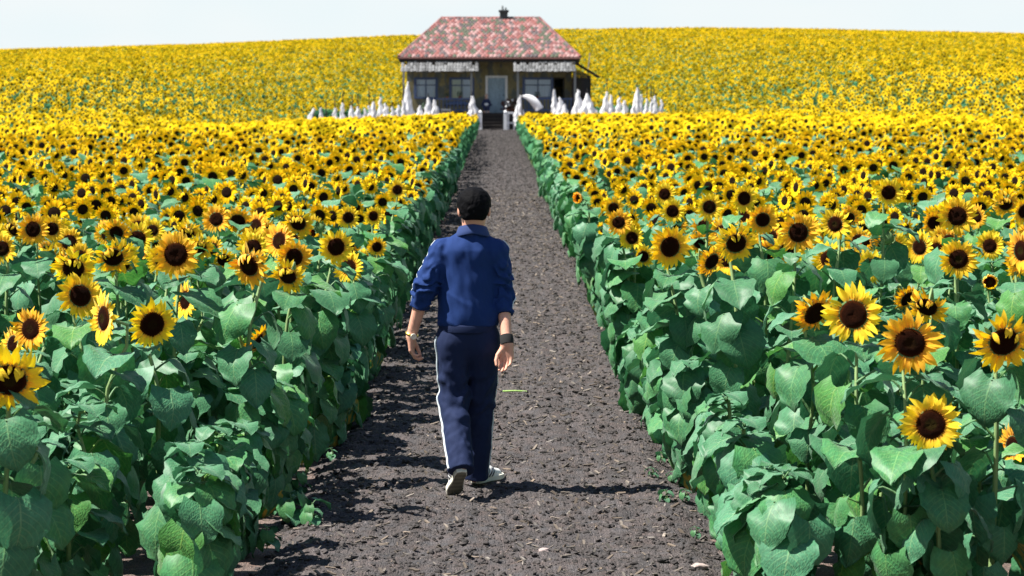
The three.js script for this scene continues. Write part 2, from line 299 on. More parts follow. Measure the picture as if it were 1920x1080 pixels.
const headVariants = {}; // merged petals for heads too small to tell petals apart
for (const look of ['open', 'limp', 'drooping', 'half open']) headVariants[look] = [0, 1, 2, 3].map((s) => {
  const R = rng(s * 13 + look.length * 7);
  return merge(petalPlaces(R, look).map(([kind, k, a, lift]) => { const list = petalShapes[kind]; return list[Math.floor(R() * list.length)].clone().scale(k, k, k).translate(0, kind === 'folded' ? 1.04 : 0.93, lift).rotateZ(-a); }));
});

// ------------------------------------------------------------------ sunflower plants
const plants = [];       // every plant that stands as an object of its own
const occupied = [];
function headBasis(yaw, pitch, roll) { return new THREE.Quaternion().setFromEuler(new THREE.Euler(-pitch, yaw, roll, 'YXZ')); }
// base x, d; hx, hy, hd: centre of the head; dia: tip to tip; look; yaw: + turns to the right of the photo; pitch: + looks up
function buildPlant(o) {
  const R = rng(o.seed), base = V(o.x, ground(o.x, o.d), -o.d), g = thing('sunflower', '', 'sunflower', base, 'sunflowers beside the path');
  g.userData.plant = undefined; delete g.userData.plant;
  const head = V(o.hx, o.hy, -o.hd).sub(base), q = headBasis(o.yaw, o.pitch, (R() - 0.5) * 0.7), face = V(0, 0, 1).applyQuaternion(q);
  const rd = o.dia * 0.5 / (o.look === 'closed' ? 1.5 : 2.02), neck = head.clone().addScaledVector(face, -0.38 * rd);
  const kneeUp = neck.clone().addScaledVector(face, -0.06).add(V(0, o.pitch < -0.2 ? 0.05 : 0.0, 0));
  const lean = V((R() - 0.5) * 0.06, 0, (R() - 0.5) * 0.06);
  const curvePts = [V(0, -0.09, 0), V(head.x * 0.18, head.y * 0.36, head.z * 0.18).add(lean), V(head.x * 0.55, head.y * 0.72, head.z * 0.55), kneeUp.clone().add(V(-face.x * 0.05, -0.07, -face.z * 0.05)), kneeUp, neck];
  const thick = 0.011 + 0.004 * R(), curve = new THREE.CatmullRomCurve3(curvePts);
  part('stem', tube(curvePts, thick, thick * 0.62, 13, 7), stemMat, g);
  const n = o.leaves;
  let a0 = R() * 6.3;
  for (let i = 0; i < n; i++) {
    const t = lerp(o.low ?? 0.16, 0.9, i / (n - 1)) + (R() - 0.5) * 0.02, p = curve.getPointAt(clamp(t, 0, 1));
    a0 += 2.4 + (R() - 0.5) * 0.5;
    let az = a0;
    if (o.edge) { const toPath = o.x > 0 ? -Math.PI / 2 : Math.PI / 2; const df = Math.atan2(Math.sin(az - toPath), Math.cos(az - toPath)); az = toPath + df * 0.72; }
    const k = t > 0.78 ? 0 : t > 0.45 ? (R() < 0.75 ? 1 : 0) : (R() < 0.8 ? 2 : 1);
    const size = (t > 0.8 ? lerp(0.2, 0.11, (t - 0.8) / 0.1) : t < 0.3 ? lerp(0.17, 0.24, t / 0.3) : 0.245) * (0.72 + 0.34 * R());
    const out = V(Math.sin(az), k === 2 ? -0.35 : 0.1, Math.cos(az)).multiplyScalar(size * 0.95).add(p).add(base), [lx, ly] = toPixel(out), reach = size * 0.42 * FOCAL / -out.z;
    if (knownHeads.some(([a, b, c, e]) => -out.z < e + 0.02 && Math.hypot(a - lx, b - ly) < c * 0.7 + reach * 0.6)) continue; // leaves kept clear of the heads that show in the photograph
    const m = part('leaf', leafShapes[k][Math.floor(R() * 6)], t < 0.3 && R() < 0.16 ? oldLeaf : R() < 0.1 ? limeLeaf : leafMats[Math.floor(R() * 5)], g);
    m.position.copy(p); m.rotation.set((R() - 0.5) * 0.3, az, (R() - 0.5) * 0.35, 'YXZ'); m.scale.setScalar(size);
  }
  if (o.look === 'none') {
    for (let i = 0; i < 4; i++) { const m = part('leaf', leafShapes[0][i], leafMats[i % 3], g); m.position.copy(neck); m.rotation.y = i * 1.6 + R(); m.scale.setScalar(0.1 + 0.04 * R()); }
  } else {
    const h = part('flower_head', o.look === 'closed' ? closedBud : cupShapes[Math.floor(R() * 3)], bractMat, g);
    h.position.copy(head); h.quaternion.copy(q); h.scale.setScalar(rd);
    if (o.look !== 'closed') {
      part('disc', discShapes[Math.floor(R() * 3)], discMats[Math.floor(R() * 2.4)], h).position.z = 0.02;
      h.children[0].scale.set(0.86 + 0.18 * R(), 0.86 + 0.18 * R(), 0.8 + 0.2 * R());
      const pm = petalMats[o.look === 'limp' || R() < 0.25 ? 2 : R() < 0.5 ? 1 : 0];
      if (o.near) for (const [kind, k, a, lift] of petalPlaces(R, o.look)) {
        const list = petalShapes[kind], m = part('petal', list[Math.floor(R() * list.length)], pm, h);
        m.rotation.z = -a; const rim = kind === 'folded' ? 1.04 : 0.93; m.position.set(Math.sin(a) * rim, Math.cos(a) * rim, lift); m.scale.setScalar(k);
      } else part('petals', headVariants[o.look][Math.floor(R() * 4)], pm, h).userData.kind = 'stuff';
    }
  }
  plants.push({ o, g }); occupied.push([o.x, o.d]); return g;
}
// the heads one can find again in the photograph: px, py, diameter in photo pixels, real diameter, look, yaw, pitch
const known = [
  [330, 477, 92, .26, 'open', -.05, .0], [285, 608, 98, .26, 'open', .45, -.15], [196, 597, 104, .26, 'open', -.95, .05], [150, 555, 92, .26, 'open', .5, .25], [348, 563, 72, .22, 'open', -.85, .1], [58, 617, 84, .24, 'open', -.45, .1], [24, 645, 72, .22, 'open', -.8, .2], [18, 712, 140, .29, 'drooping', .2, -.45], [482, 640, 70, .22, 'limp', 1.25, -.5], [467, 497, 92, .26, 'drooping', -.6, -.3], [540, 517, 72, .22, 'drooping', -.3, -.4], [552, 482, 68, .22, 'open', .1, -.1], [630, 463, 68, .22, 'open', .2, 0], [212, 482, 80, .24, 'drooping', .1, -.45], [138, 503, 86, .25, 'drooping', .1, -.45], [3, 466, 64, .22, 'open', -.1, 0], [707, 463, 40, .17, 'open', 0, -.1], [653, 408, 46, .18, 'open', .1, 0], [700, 405, 38, .17, 'open', .1, 0], [745, 356, 40, .19, 'open', 0, 0], [62, 430, 62, .22, 'open', 0, 0], [600, 427, 34, .13, 'closed', 0, .2],
  [1600, 590, 118, .27, 'open', -.25, .05], [1528, 587, 96, .25, 'limp', .5, -.5], [1706, 643, 122, .27, 'open', .05, .05], [1745, 796, 118, .26, 'open', -.05, .1], [1882, 640, 124, .28, 'drooping', .1, -.4], [1900, 836, 84, .22, 'open', -1.0, .05], [1497, 436, 80, .25, 'open', 0, 0], [1256, 463, 82, .26, 'open', .15, -.1], [1380, 456, 84, .25, 'drooping', .25, -.35], [1430, 412, 60, .21, 'open', .1, -.1], [1334, 490, 70, .22, 'limp', .7, -.4], [1206, 481, 46, .19, 'open', .2, 0], [1795, 405, 76, .24, 'open', -.1, 0], [1797, 486, 76, .23, 'open', -.05, 0], [1856, 530, 50, .19, 'half open', -.1, .2], [1566, 420, 62, .21, 'open', -.4, 0], [1666, 361, 56, .2, 'open', .1, 0], [1664, 446, 46, .17, 'closed', 0, .2], [1330, 388, 54, .2, 'open', 0, 0], [1261, 396, 48, .19, 'open', 0, 0], [1185, 446, 50, .2, 'open', -.2, 0], [1150, 390, 44, .19, 'open', .1, 0], [1160, 417, 50, .2, 'open', -.1, 0], [1738, 575, 84, .25, 'drooping', -.5, -.6], [1086, 371, 36, .19, 'half open', -.8, 0], [1395, 372, 54, .2, 'open', .2, 0], [1246, 364, 44, .19, 'open', -.1, 0], [1700, 560, 60, .21, 'limp', .6, -.5], [1916, 470, 80, .24, 'open', -.9, 0],
];
const edgeAt = 1.1, edgeOut = (x, d) => (x < 0 ? 0.3 : 0.14) * (1 - sstep(d, 13, 18.5));
const knownHeads = known.map(([px, py, dia, real]) => [px, py, dia / 2, FOCAL * real / dia]);
known.forEach(([px, py, dia, real, look, yaw, pitch], i) => {
  const R = rng(1000 + i), s = dia / real, d = FOCAL / s, p = at(px, py, d);
  const edge = Math.abs(p.x) < 1.35, sign = Math.sign(p.x);
  const x = sign * Math.max(1.06 + edgeOut(p.x, d), Math.abs(p.x) + (R() - 0.5) * 0.12), bd = d + 0.05 + R() * 0.1;
  buildPlant({ seed: 5000 + i, x, d: bd, hx: p.x, hy: p.y, hd: d, dia: real, look, yaw, pitch, leaves: edge ? 23 : 19, edge, low: edge ? 0.15 : 0.2, near: d < 17 });
});
// the rest of the near field, in loose rows along the path
const rowGap = 0.5, stand = 0.42, NEAR_LAST = 22.3;
{
  const R = rng(91), spots = [];
  for (const sign of [-1, 1]) for (let row = 0; row < 12; row++) for (let d = 11 + R() * 0.4; d < NEAR_LAST; d += stand * (row === 0 ? 0.8 : 1)) {
    const x = sign * (edgeAt + edgeOut(sign, d) + row * rowGap + (R() - 0.5) * (row ? 0.34 : 0.14)), dd = d + (R() - 0.5) * 0.3;
    if (Math.abs(x) > 0.196 * dd + 0.35) continue;
    spots.push([x, dd, row]);
  }
  spots.sort((a, b) => a[1] - b[1]);
  let seed = 9000;
  for (const [x, d, row] of spots) {
    seed++;
    if (occupied.some(([a, b]) => Math.hypot(a - x, b - d) < 0.24)) continue;
    const R2 = rng(seed), h = (row === 0 ? 1.04 : 1.16) + 0.2 * (R2() + R2() - 1) + 0.04 * noise2(x, d);
    let look = R2() < 0.62 ? 'open' : R2() < 0.5 ? 'drooping' : R2() < 0.6 ? 'limp' : R2() < 0.6 ? 'half open' : 'closed';
    let dia = look === 'closed' ? 0.13 : look === 'half open' ? 0.18 : 0.195 + 0.065 * R2(), hy = h;
    const hx = x - Math.sign(x) * (row ? (R2() - 0.5) * 0.1 : 0.06 * R2()) , hd = d - 0.08 * R2();
    const [hpx, hpy] = toPixel(V(hx, hy, -hd)), r = dia / 2 * FOCAL / hd;
    // near the camera most of the photograph's heads are the known ones: the others stay lower, without a flower
    if (hpy > 505 || knownHeads.some(([a, b, c, e]) => hd < e + 0.3 && Math.abs(a - hpx) < (c + r) * 0.95 && b - hpy > -(c + r) * 0.9 && b - hpy < (c + r) * 1.6)) { look = 'none'; dia = 0.1; hy = h - 0.34 - 0.1 * R2(); }
    else if (row < 2 && d < 17 && R2() < 0.35) { look = 'none'; dia = 0.1; hy = h - 0.2; }
    buildPlant({ seed, x, d, hx, hy, hd, dia, look, yaw: -0.12 + (R2() + R2() - 1) * 0.75, pitch: look === 'drooping' ? -0.4 : look === 'limp' ? -0.5 : 0.08 + (R2() - 0.5) * 0.5, leaves: row === 0 ? 24 : row < 3 ? 17 : 12, edge: row === 0, low: row === 0 ? 0.15 : row < 3 ? 0.25 : 0.42, near: d < 17 });
  }
}
{ // labels: side of the path, row counted from the path, place in the row counted from the camera
  const rows = {};
  for (const p of plants) { const row = Math.max(0, Math.round((Math.abs(p.o.x) - edgeAt - edgeOut(p.o.x, p.o.d)) / rowGap)), k = (p.o.x < 0 ? 'left' : 'right') + row; (rows[k] ??= []).push(p); p.row = row; }
  const words = { open: 'sunflower with open yellow head', drooping: 'sunflower with drooping yellow head', limp: 'sunflower with wilting yellow petals', 'half open': 'sunflower with half-open yellow bud', closed: 'sunflower with closed green bud', none: 'leafy sunflower without open flower' };
  for (const list of Object.values(rows)) list.sort((a, b) => a.o.d - b.o.d).forEach((p, i) => { p.g.userData.label = `${words[p.o.look]}, ${p.o.x < 0 ? 'left' : 'right'} of path, ${ordinal(p.row + 1)} row, ${ordinal(i + 1)} from front`; });
}
console.log('plants', plants.length);

// ------------------------------------------------------------------ the field beyond: one mass of sunflowers
const field = new THREE.Group(); field.name = 'sunflower_field'; field.userData = { kind: 'stuff', label: 'dense field of yellow sunflowers spreading back over the hill', category: 'sunflowers' }; scene.add(field);
const fieldMat = phys({ vertexColors: true, roughness: 0.92, transmission: 0.3, thickness: 0, side: THREE.DoubleSide, specularIntensity: 0.12 });
const YELLOW = [[0.95, 0.64, 0.012], [0.93, 0.57, 0.008], [0.92, 0.68, 0.02]], BROWN = [0.016, 0.007, 0.0035], GREENS = [[0.06, 0.2, 0.095], [0.05, 0.165, 0.075], [0.075, 0.23, 0.1]];
function fieldPlant(seed, detail) { // unit: metres, 1.15 m to the head
  const R = rng(seed), list = [], q = headBasis(-0.12 + (R() + R() - 1) * 0.8, 0.1 + (R() - 0.6) * 0.6, R() * 6), top = 1.15, rd = (seed > 150 ? 0.05 : 0.043) + 0.013 * R(), hp = V(0, top, 0.03);
  const add = (g, c) => { g = g.index ? g.toNonIndexed() : g; g.deleteAttribute('uv'); list.push(tintGeo(g, c)); };
  const put = (g) => g.scale(rd, rd, rd).applyQuaternion(q).translate(hp.x, hp.y, hp.z);
  const yellow = YELLOW[Math.floor(R() * 3)];
  if (detail) {
    add(put(headVariants[R() < 0.75 ? 'open' : 'drooping'][Math.floor(R() * 4)].clone()), yellow);
    add(put(discGeo(seed, 12, 3)), BROWN); add(put(budGeo(seed, 6)), [0.09, 0.18, 0.05]);
  } else {
    for (let i = 0; i < 13; i++) { const k = 1.05 + 0.3 * R(); add(put(petalGeo(seed + i, [0.25, -0.3 + R() * 0.7], 0.3, 2, 1).scale(k, k, k).translate(0, 0.9, 0).rotateZ(i / 13 * 6.283)), yellow); }
    add(put(discGeo(seed, 7, 2)), BROWN); add(put(new THREE.ConeGeometry(1, 0.4, 7, 1, true).rotateX(-Math.PI / 2).translate(0, 0, -0.2)), [0.09, 0.18, 0.05]);
  }
  const heads = detail ? mergeGeometries(list.splice(0)) : null;
  add(tube([V((R() - 0.5) * 0.08, -0.08, (R() - 0.5) * 0.08), V(0, 0.6, 0), V(0, 1.05, -0.02), V(0, top - 0.01, 0)], 0.013, 0.008, detail ? 6 : 3, 4), [0.2, 0.3, 0.11]);
  const leaves = []; if (detail) { const st = list.pop(); st.deleteAttribute('color'); const u = new Float32Array(st.attributes.position.count * 2); for (let i = 0; i < u.length; i += 2) { u[i] = 0.5; u[i + 1] = 0.4; } st.setAttribute('uv', new THREE.BufferAttribute(u, 2)); leaves.push(st); }
  const n = detail ? 16 : 9; let az = R() * 6;
  for (let i = 0; i < n; i++) {
    const t = lerp(detail ? 0.15 : 0.35, 0.985, i / (n - 1)); az += 2.4;
    const s = (t > 0.85 ? 0.175 : 0.24) * (0.85 + 0.3 * R()) * (detail ? 1 : 1.12), k = t > 0.8 ? 0 : t > 0.45 ? 1 : 2;
    const lg = (detail ? leafGeo(seed * 3 + i, k, 7, 4) : leafGeo(seed * 3 + i, k, 3, 2, true)).scale(s, s, s).rotateZ((R() - 0.5) * 0.5).rotateY(az + (R() - 0.5)).translate(0, t * 1.1, 0);
    if (detail) leaves.push(lg); else add(lg, GREENS[Math.floor(R() * 3)]);
  }
  if (!detail) return [mergeGeometries(list)];
  return [heads, mergeGeometries(leaves)];
}
{
  const R = rng(404), zones = [['sunflowers_beside', 10.6, NEAR_LAST, true, 2, 0.5], ['sunflowers_near', NEAR_LAST, 62, true, 6, 0.47], ['sunflowers_middle', 62, 147, false, 6, 0.5], ['sunflowers_far', 147, 345, false, 4, 0.52]];
  const M = new THREE.Matrix4(), Q = new THREE.Quaternion(), E = new THREE.Euler();
  for (const [name, d0, d1, detail, kinds, gap] of zones) {
    const sets = Array.from({ length: kinds }, () => []);
    for (let d = d0; d < d1; d += gap) {
      const half = 0.2 * d + 3;
      for (let x0 = -half; x0 < half; x0 += gap * 0.92) {
        let x = x0 + (R() - 0.5) * gap * 0.9, dd = d + (R() - 0.5) * gap * 0.9;
        const ax = Math.abs(x); let edge = false;
        if (dd < NEAR_LAST && ax < 0.196 * dd + 0.5) continue; // there each plant stands for itself
        if (dd < 150) { if (ax < edgeAt - 0.2) continue; if (ax < edgeAt + 0.25) { x = Math.sign(x) * (edgeAt + (R() - 0.5) * 0.14); edge = true; } }
        const front = 133;
        if (dd > front && dd < 168 && x > -11.2 && x < 9.6) continue;         // the yard round the house
        const s = (edge ? 0.93 : 1) * (0.88 + 0.24 * R()) + 0.05 * noise2(x * 0.15, dd * 0.1) - 0.2 * sstep(dd, 90, 132) * (1 - sstep(dd, 150, 170)) * (1 - sstep(Math.abs(x), 11, 17));
        E.set((R() - 0.5) * 0.16, (R() - 0.5) * 0.7, (R() - 0.5) * 0.16);
        M.compose(V(x, ground(x, dd), -dd), Q.setFromEuler(E), V(s, s, s)); const M2 = M.clone(); E.y = R() * 6.3; sets[Math.floor(R() * kinds)].push([M2, new THREE.Matrix4().compose(V(x, ground(x, dd), -dd), Q.setFromEuler(E), V(s, s, s))]);
      }
    }
    sets.forEach((set, k) => {
      fieldPlant(k * 7 + (detail ? 1 : 100) + d0, detail).forEach((geo, j) => {
        const m = new THREE.InstancedMesh(geo, j ? leafMats[k % 5] : fieldMat, set.length), nm = j ? name + '_foliage' : name;
        set.forEach((mm, i) => m.setMatrixAt(i, mm[j]));
        m.name = k ? `${nm}_${String(k).padStart(3, '0')}` : nm; m.userData.kind = 'stuff'; m.castShadow = m.receiveShadow = true; field.add(m);
      });
    });
    console.log(name, sets.map((s) => s.length).join(' '));
  }
}
// ------------------------------------------------------------------ the house at the end of the path
const HD = 150, houseBase = V(0, 0, -HD);
const hx = (px, d = HD) => at(px, 166, d).x, hy = (py, d = HD) => at(933, py, d).y; // photo position -> metres on the house
const plaster = std({ map: texture(512, (u, v) => { const n = tileN(u, v, 4) * 0.6 + tileN(u, v, 14, 3) * 0.5 + tileN(u, v, 60, 5) * 0.3, bare = sstep(tileN(u, v, 5, 8) + tileN(u, v, 18, 2) * 0.5, 0.0, 0.25), k = 1 + 0.2 * n; return [lerp(0.50, 0.38, bare) * k, lerp(0.47, 0.40, bare) * k, lerp(0.35, 0.38, bare) * k]; }), roughness: 0.95 });
const woodGrain = (r, g, b) => texture(256, (u, v) => { const n = tileN(u, v * 0.12, 60, 2) * 0.5 + tileN(u, v, 9, 4) * 0.5, k = 1 + 0.3 * n; return [r * k, g * k, b * k]; });
const darkWood = std({ map: woodGrain(0.16, 0.15, 0.15), roughness: 0.9 }), greyWood = std({ map: woodGrain(0.52, 0.54, 0.55), roughness: 0.9 }), stepWood = std({ map: woodGrain(0.22, 0.20, 0.19), roughness: 0.9 });
const bluePaint = std({ color: lin(0.05, 0.085, 0.2), roughness: 0.6 }), paleBlue = std({ map: woodGrain(0.56, 0.65, 0.72), roughness: 0.6 }), whitePaint = std({ map: woodGrain(0.86, 0.87, 0.88), roughness: 0.6 });
const glass = phys({ color: lin(0.9, 0.95, 1), transmission: 1, thickness: 0, roughness: 0.05 });
const curtain = phys({ color: lin(0.68, 0.76, 0.82), transmission: 0.3, thickness: 0, roughness: 0.95, side: THREE.DoubleSide }), paleCurtain = phys({ color: lin(0.62, 0.66, 0.4), transmission: 0.3, thickness: 0, roughness: 0.95, side: THREE.DoubleSide });
const shingleMats = [0.3, 0.35, 0.4, 0.44].map((k) => std({ map: woodGrain(k, k * 1.01, k * 1.03), roughness: 0.95 }));
{
  const house = thing('house', 'weathered farmhouse with mottled red tiled hip roof at the end of the path', 'house', houseBase);
  const X0 = -5.15, X1 = 4.22, ZF = -1.7, ZB = -5.6, FLOOR = hy(212), EAVE = 4.02;
  // front wall with real openings
  const openings = [['door', hx(914), hx(948), FLOOR, hy(145)], ['window', hx(779), hx(815), hy(182), hy(149)], ['window', hx(846), hx(884), hy(184), hy(149)], ['window', hx(985), hx(1034), hy(182), hy(149)], ['doorway', hx(1041), hx(1057), FLOOR, hy(148)]];
  const shape = new THREE.Shape([[X0, 0], [X1, 0], [X1, EAVE], [X0, EAVE]].map((p) => new THREE.Vector2(...p)));
  for (const [, a, b, c, d] of openings) shape.holes.push(new THREE.Path([[a, c], [a, d], [b, d], [b, c]].map((p) => new THREE.Vector2(...p))));
  const wallGeo = new THREE.ExtrudeGeometry(shape, { depth: 0.3, bevelEnabled: false }).translate(0, 0, ZF - 0.3);
  const wuv = wallGeo.attributes.uv; for (let i = 0; i < wuv.count; i++) wuv.setXY(i, wuv.getX(i) / 3, wuv.getY(i) / 3);
  const wall = part('wall', wallGeo, plaster, house);
  part('wall', box(X0, X0 + 0.3, 0, EAVE, ZB, ZF - 0.302), plaster, house); part('wall', box(X1 - 0.3, X1, 0, EAVE, ZB, ZF - 0.302), plaster, house); part('wall', box(X0 + 0.302, X1 - 0.302, 0, EAVE, ZB, ZB + 0.3), plaster, house);
  part('floor', box(X0 + 0.31, X1 - 0.31, FLOOR - 0.15, FLOOR - 0.01, ZB + 0.31, ZF - 0.31), darkWood, house);
  for (const [kind, a, b, c, d] of openings) {
    const z = ZF - 0.06;
    if (kind === 'window') {
      const f = part('window', merge([box(a - 0.14, a, c - 0.1, d + 0.12, ZF - 0.1, ZF + 0.05), box(b, b + 0.14, c - 0.1, d + 0.12, ZF - 0.1, ZF + 0.05), box(a, b, d, d + 0.12, ZF - 0.1, ZF + 0.045), box(a, b, c - 0.1, c, ZF - 0.1, ZF + 0.045), box((a + b) / 2 - 0.03, (a + b) / 2 + 0.03, c, d, ZF - 0.09, ZF + 0.01), box(a, b, c + (d - c) * 0.66, c + (d - c) * 0.66 + 0.05, ZF - 0.08, ZF)]), bluePaint, house, 'dark blue window frame');
      const mid = (a + b) / 2; part('pane', box(a + 0.002, mid - 0.032, c + 0.002, d - 0.002, z, z + 0.006), glass, f); part('pane', box(mid + 0.032, b - 0.002, c + 0.002, d - 0.002, z, z + 0.006), glass, f);
      const drape = (x0, x1, m) => { const g = new THREE.PlaneGeometry(x1 - x0, d - c + 0.1, 24, 1).translate((x0 + x1) / 2, (c + d) / 2, ZF - 0.13), p = g.attributes.position; for (let i = 0; i < p.count; i++) p.setZ(i, p.getZ(i) - 0.03 * Math.abs(Math.sin(p.getX(i) * 22))); g.computeVertexNormals(); part('curtain', g, m, f); };
      drape(a + 0.01, a < -2 && a > -3 ? mid + 0.05 : mid - 0.02, a < -2 && a > -3 ? paleCurtain : curtain); drape(a < -2 && a > -3 ? mid + 0.06 : mid + 0.02, b - 0.01, curtain);
    } else if (kind === 'door') {
      const dr = part('door', box(a + 0.02, b - 0.02, c, d - 0.02, ZF - 0.12, ZF - 0.07), paleBlue, house, 'pale blue-grey panelled front door');
      part('door_frame', merge([box(a - 0.12, a + 0.02, c, d + 0.1, ZF - 0.1, ZF + 0.06), box(b - 0.02, b + 0.12, c, d + 0.1, ZF - 0.1, ZF + 0.06), box(a + 0.02, b - 0.02, d - 0.02, d + 0.1, ZF - 0.1, ZF + 0.055)]), whitePaint, dr);
      for (const [p0, p1] of [[0.06, 0.46], [0.52, 0.94]]) part('door_panel', box(a + 0.16, b - 0.16, c + (d - c) * p0, c + (d - c) * p1, ZF - 0.07, ZF - 0.05), paleBlue, dr);
      part('handle', new THREE.SphereGeometry(0.035, 10, 8).translate(b - 0.12, c + 1, ZF - 0.03), darkWood, dr);
    } else part('doorway', merge([box(a - 0.08, a, c, d + 0.08, ZF - 0.1, ZF + 0.05), box(b, b + 0.08, c, d + 0.08, ZF - 0.1, ZF + 0.05), box(a, b, d, d + 0.08, ZF - 0.1, ZF + 0.045)]), darkWood, house);
  }
  // hip roof
  const A = [hx(748), EAVE, 0.25], B = [hx(1087), EAVE, 0.25], C = [B[0], EAVE, -6.1], D = [A[0], EAVE, -6.1], zr = -2.9, RIDGE = hy(36, HD + 2.9), E = [hx(829, HD + 2.9), RIDGE, zr], F = [hx(1011, HD + 2.9), RIDGE, zr];
  const rg = new THREE.BufferGeometry(), tri = (...v) => v.flat(), off = (p, k) => [p[0], p[1] - k, p[2]];
  rg.setAttribute('position', new THREE.Float32BufferAttribute([...tri(A, B, F), ...tri(A, F, E), ...tri(B, C, F), ...tri(C, D, E), ...tri(C, E, F), ...tri(D, A, E), ...tri(A, D, C), ...tri(A, C, B)], 3)); rg.computeVertexNormals();
  rg.setAttribute('uv', new THREE.Float32BufferAttribute(new Float32Array(48), 2));
  const roof = part('roof', rg, darkWood, house, 'hip roof of mottled red and mossy grey tiles');
  part('eave_board', merge([box(A[0], B[0], EAVE - 0.24, EAVE - 0.004, 0.17, 0.24), box(A[0], A[0] + 0.07, EAVE - 0.24, EAVE - 0.004, -6.05, 0.165), box(B[0] - 0.07, B[0], EAVE - 0.24, EAVE - 0.004, -6.05, 0.165)]), darkWood, roof);
  part('gutter', tube([V(A[0] - 0.03, EAVE - 0.03, 0.31), V(B[0] + 0.03, EAVE - 0.05, 0.31)], 0.06, 0.06, 2, 8), std({ color: lin(0.1, 0.035, 0.03), roughness: 0.6 }), roof);
  const tileMats = [[0.21, 0.075, 0.068], [0.24, 0.11, 0.105], [0.30, 0.18, 0.175], [0.15, 0.055, 0.055], [0.075, 0.062, 0.066], [0.07, 0.08, 0.055], [0.13, 0.095, 0.095]].map((c) => std({ color: lin(...c), roughness: 0.9 }));
  const R = rng(77), tileG = [0, 1, 2].map((k) => { const g = new THREE.BoxGeometry(1, 0.028, 1, 3, 1, 1), p = g.attributes.position; for (let i = 0; i < p.count; i++) p.setY(i, p.getY(i) + 0.05 * Math.cos(p.getX(i) * Math.PI) * (k === 2 ? 0.8 : 1)); g.computeVertexNormals(); return g; });
  const rest = tileMats.map(() => []); let single = 0;
  const slope = (p0, p1, q0, q1, rows, front) => { // eave p0-p1, ridge q0-q1
    const vp = (p) => V(...p), n = vp(p1).sub(vp(p0)).cross(vp(q0).sub(vp(p0))).normalize(), along = vp(p1).sub(vp(p0)).normalize(), up = V().crossVectors(n, along).normalize(), len = vp(q0).sub(vp(p0)).dot(up), step = len / rows;
    const basis = new THREE.Matrix4().makeBasis(along, n, up.clone().negate());
    for (let r = 0; r < rows; r++) {
      const t = (r + 0.5) / rows, a = vp(p0).lerp(vp(q0), t), b = vp(p1).lerp(vp(q1), t), w = a.distanceTo(b), cnt = Math.max(1, Math.round(w / 0.23));
      for (let i = 0; i < cnt; i++) {
        const c = a.clone().lerp(b, (i + 0.5) / cnt).addScaledVector(n, 0.05 + 0.012 * R());
        const moss = noise2(c.x * 0.7, c.y * 1.6 + c.z) + 0.6 * noise2(c.x * 2.5, c.y * 3), k = moss > 0.55 ? (R() < 0.6 ? 5 : 4) : R() < 0.3 ? 4 + Math.floor(R() * 3) : Math.floor(R() * 4);
        const M = new THREE.Matrix4().makeTranslation(c.x, c.y, c.z).multiply(basis).multiply(new THREE.Matrix4().makeRotationX(0.09)).multiply(new THREE.Matrix4().makeRotationY((R() - 0.5) * 0.06)).multiply(new THREE.Matrix4().makeScale(w / cnt * 0.96, 1, step * 1.25));
        if (front && single < 300) { single++; const m = part('roof_tile', tileG[single % 3], tileMats[k], roof); M.decompose(m.position, m.quaternion, m.scale); } else rest[k].push(tileG[0].clone().applyMatrix4(M));
      }
    }
  };
  slope(A, B, E, F, 20, true); slope(B, C, F, F, 20); slope(C, D, F, E, 20); slope(D, A, E, E, 20);
  const rgeo = mergeGeometries(rest.map((l) => mergeGeometries(l)), true);
  const rt = new THREE.Mesh(rgeo, tileMats); rt.name = 'roof_tiles'; rt.userData.kind = 'stuff'; rt.castShadow = rt.receiveShadow = true; roof.add(rt);
  const cap = (p, q, n) => { for (let i = 0; i < n; i++) { const a = V(...p).lerp(V(...q), i / n), b = V(...p).lerp(V(...q), (i + 1.12) / n); part('ridge_tile', tube([a.clone().setY(a.y + 0.05), b.clone().setY(b.y + 0.07)], 0.1, 0.085, 1, 8), tileMats[[0, 1, 3, 6][i % 4]], roof); } };
  cap(E, F, 16); cap(A, E, 11); cap(B, F, 11);
  // chimney
  const ch = part('chimney', box(hx(937, 153), hx(952, 153), 6.0, hy(23, 153), -3.3, -2.75), std({ color: lin(0.06, 0.07, 0.075), roughness: 0.95 }), roof, 'dark soot-stained chimney');
  part('chimney_cap', box(hx(935, 153), hx(954, 153), hy(23, 153) + 0.002, hy(19, 153), -3.38, -2.67), std({ color: lin(0.045, 0.05, 0.055), roughness: 0.95 }), ch);
  for (const [px, top] of [[942, 11], [948, 14]]) part('chimney_pot', new THREE.CylinderGeometry(0.055, 0.07, hy(top, 153) - hy(19, 153), 10).translate(hx(px, 153), (hy(top, 153) + hy(19, 153)) / 2, -3.0), greyWood, ch);
  // porch: deck boards, posts, shingled porch roofs, railings
  for (let i = 0; i < 9; i++) part('deck_board', box(X0, X1, FLOOR - 0.055, FLOOR - 0.005, -1.69 + i * 0.185, -1.69 + i * 0.185 + 0.175), stepWood, house);
  part('deck_skirt', box(X0 + 0.01, X1 - 0.01, 0, FLOOR - 0.06, -0.1, -0.04), darkWood, house);
  for (const px of [757, 884, 971, 1078]) part('porch_post', box(hx(px) - 0.06, hx(px) + 0.06, FLOOR, 3.42, 0.0, 0.12), greyWood, house);
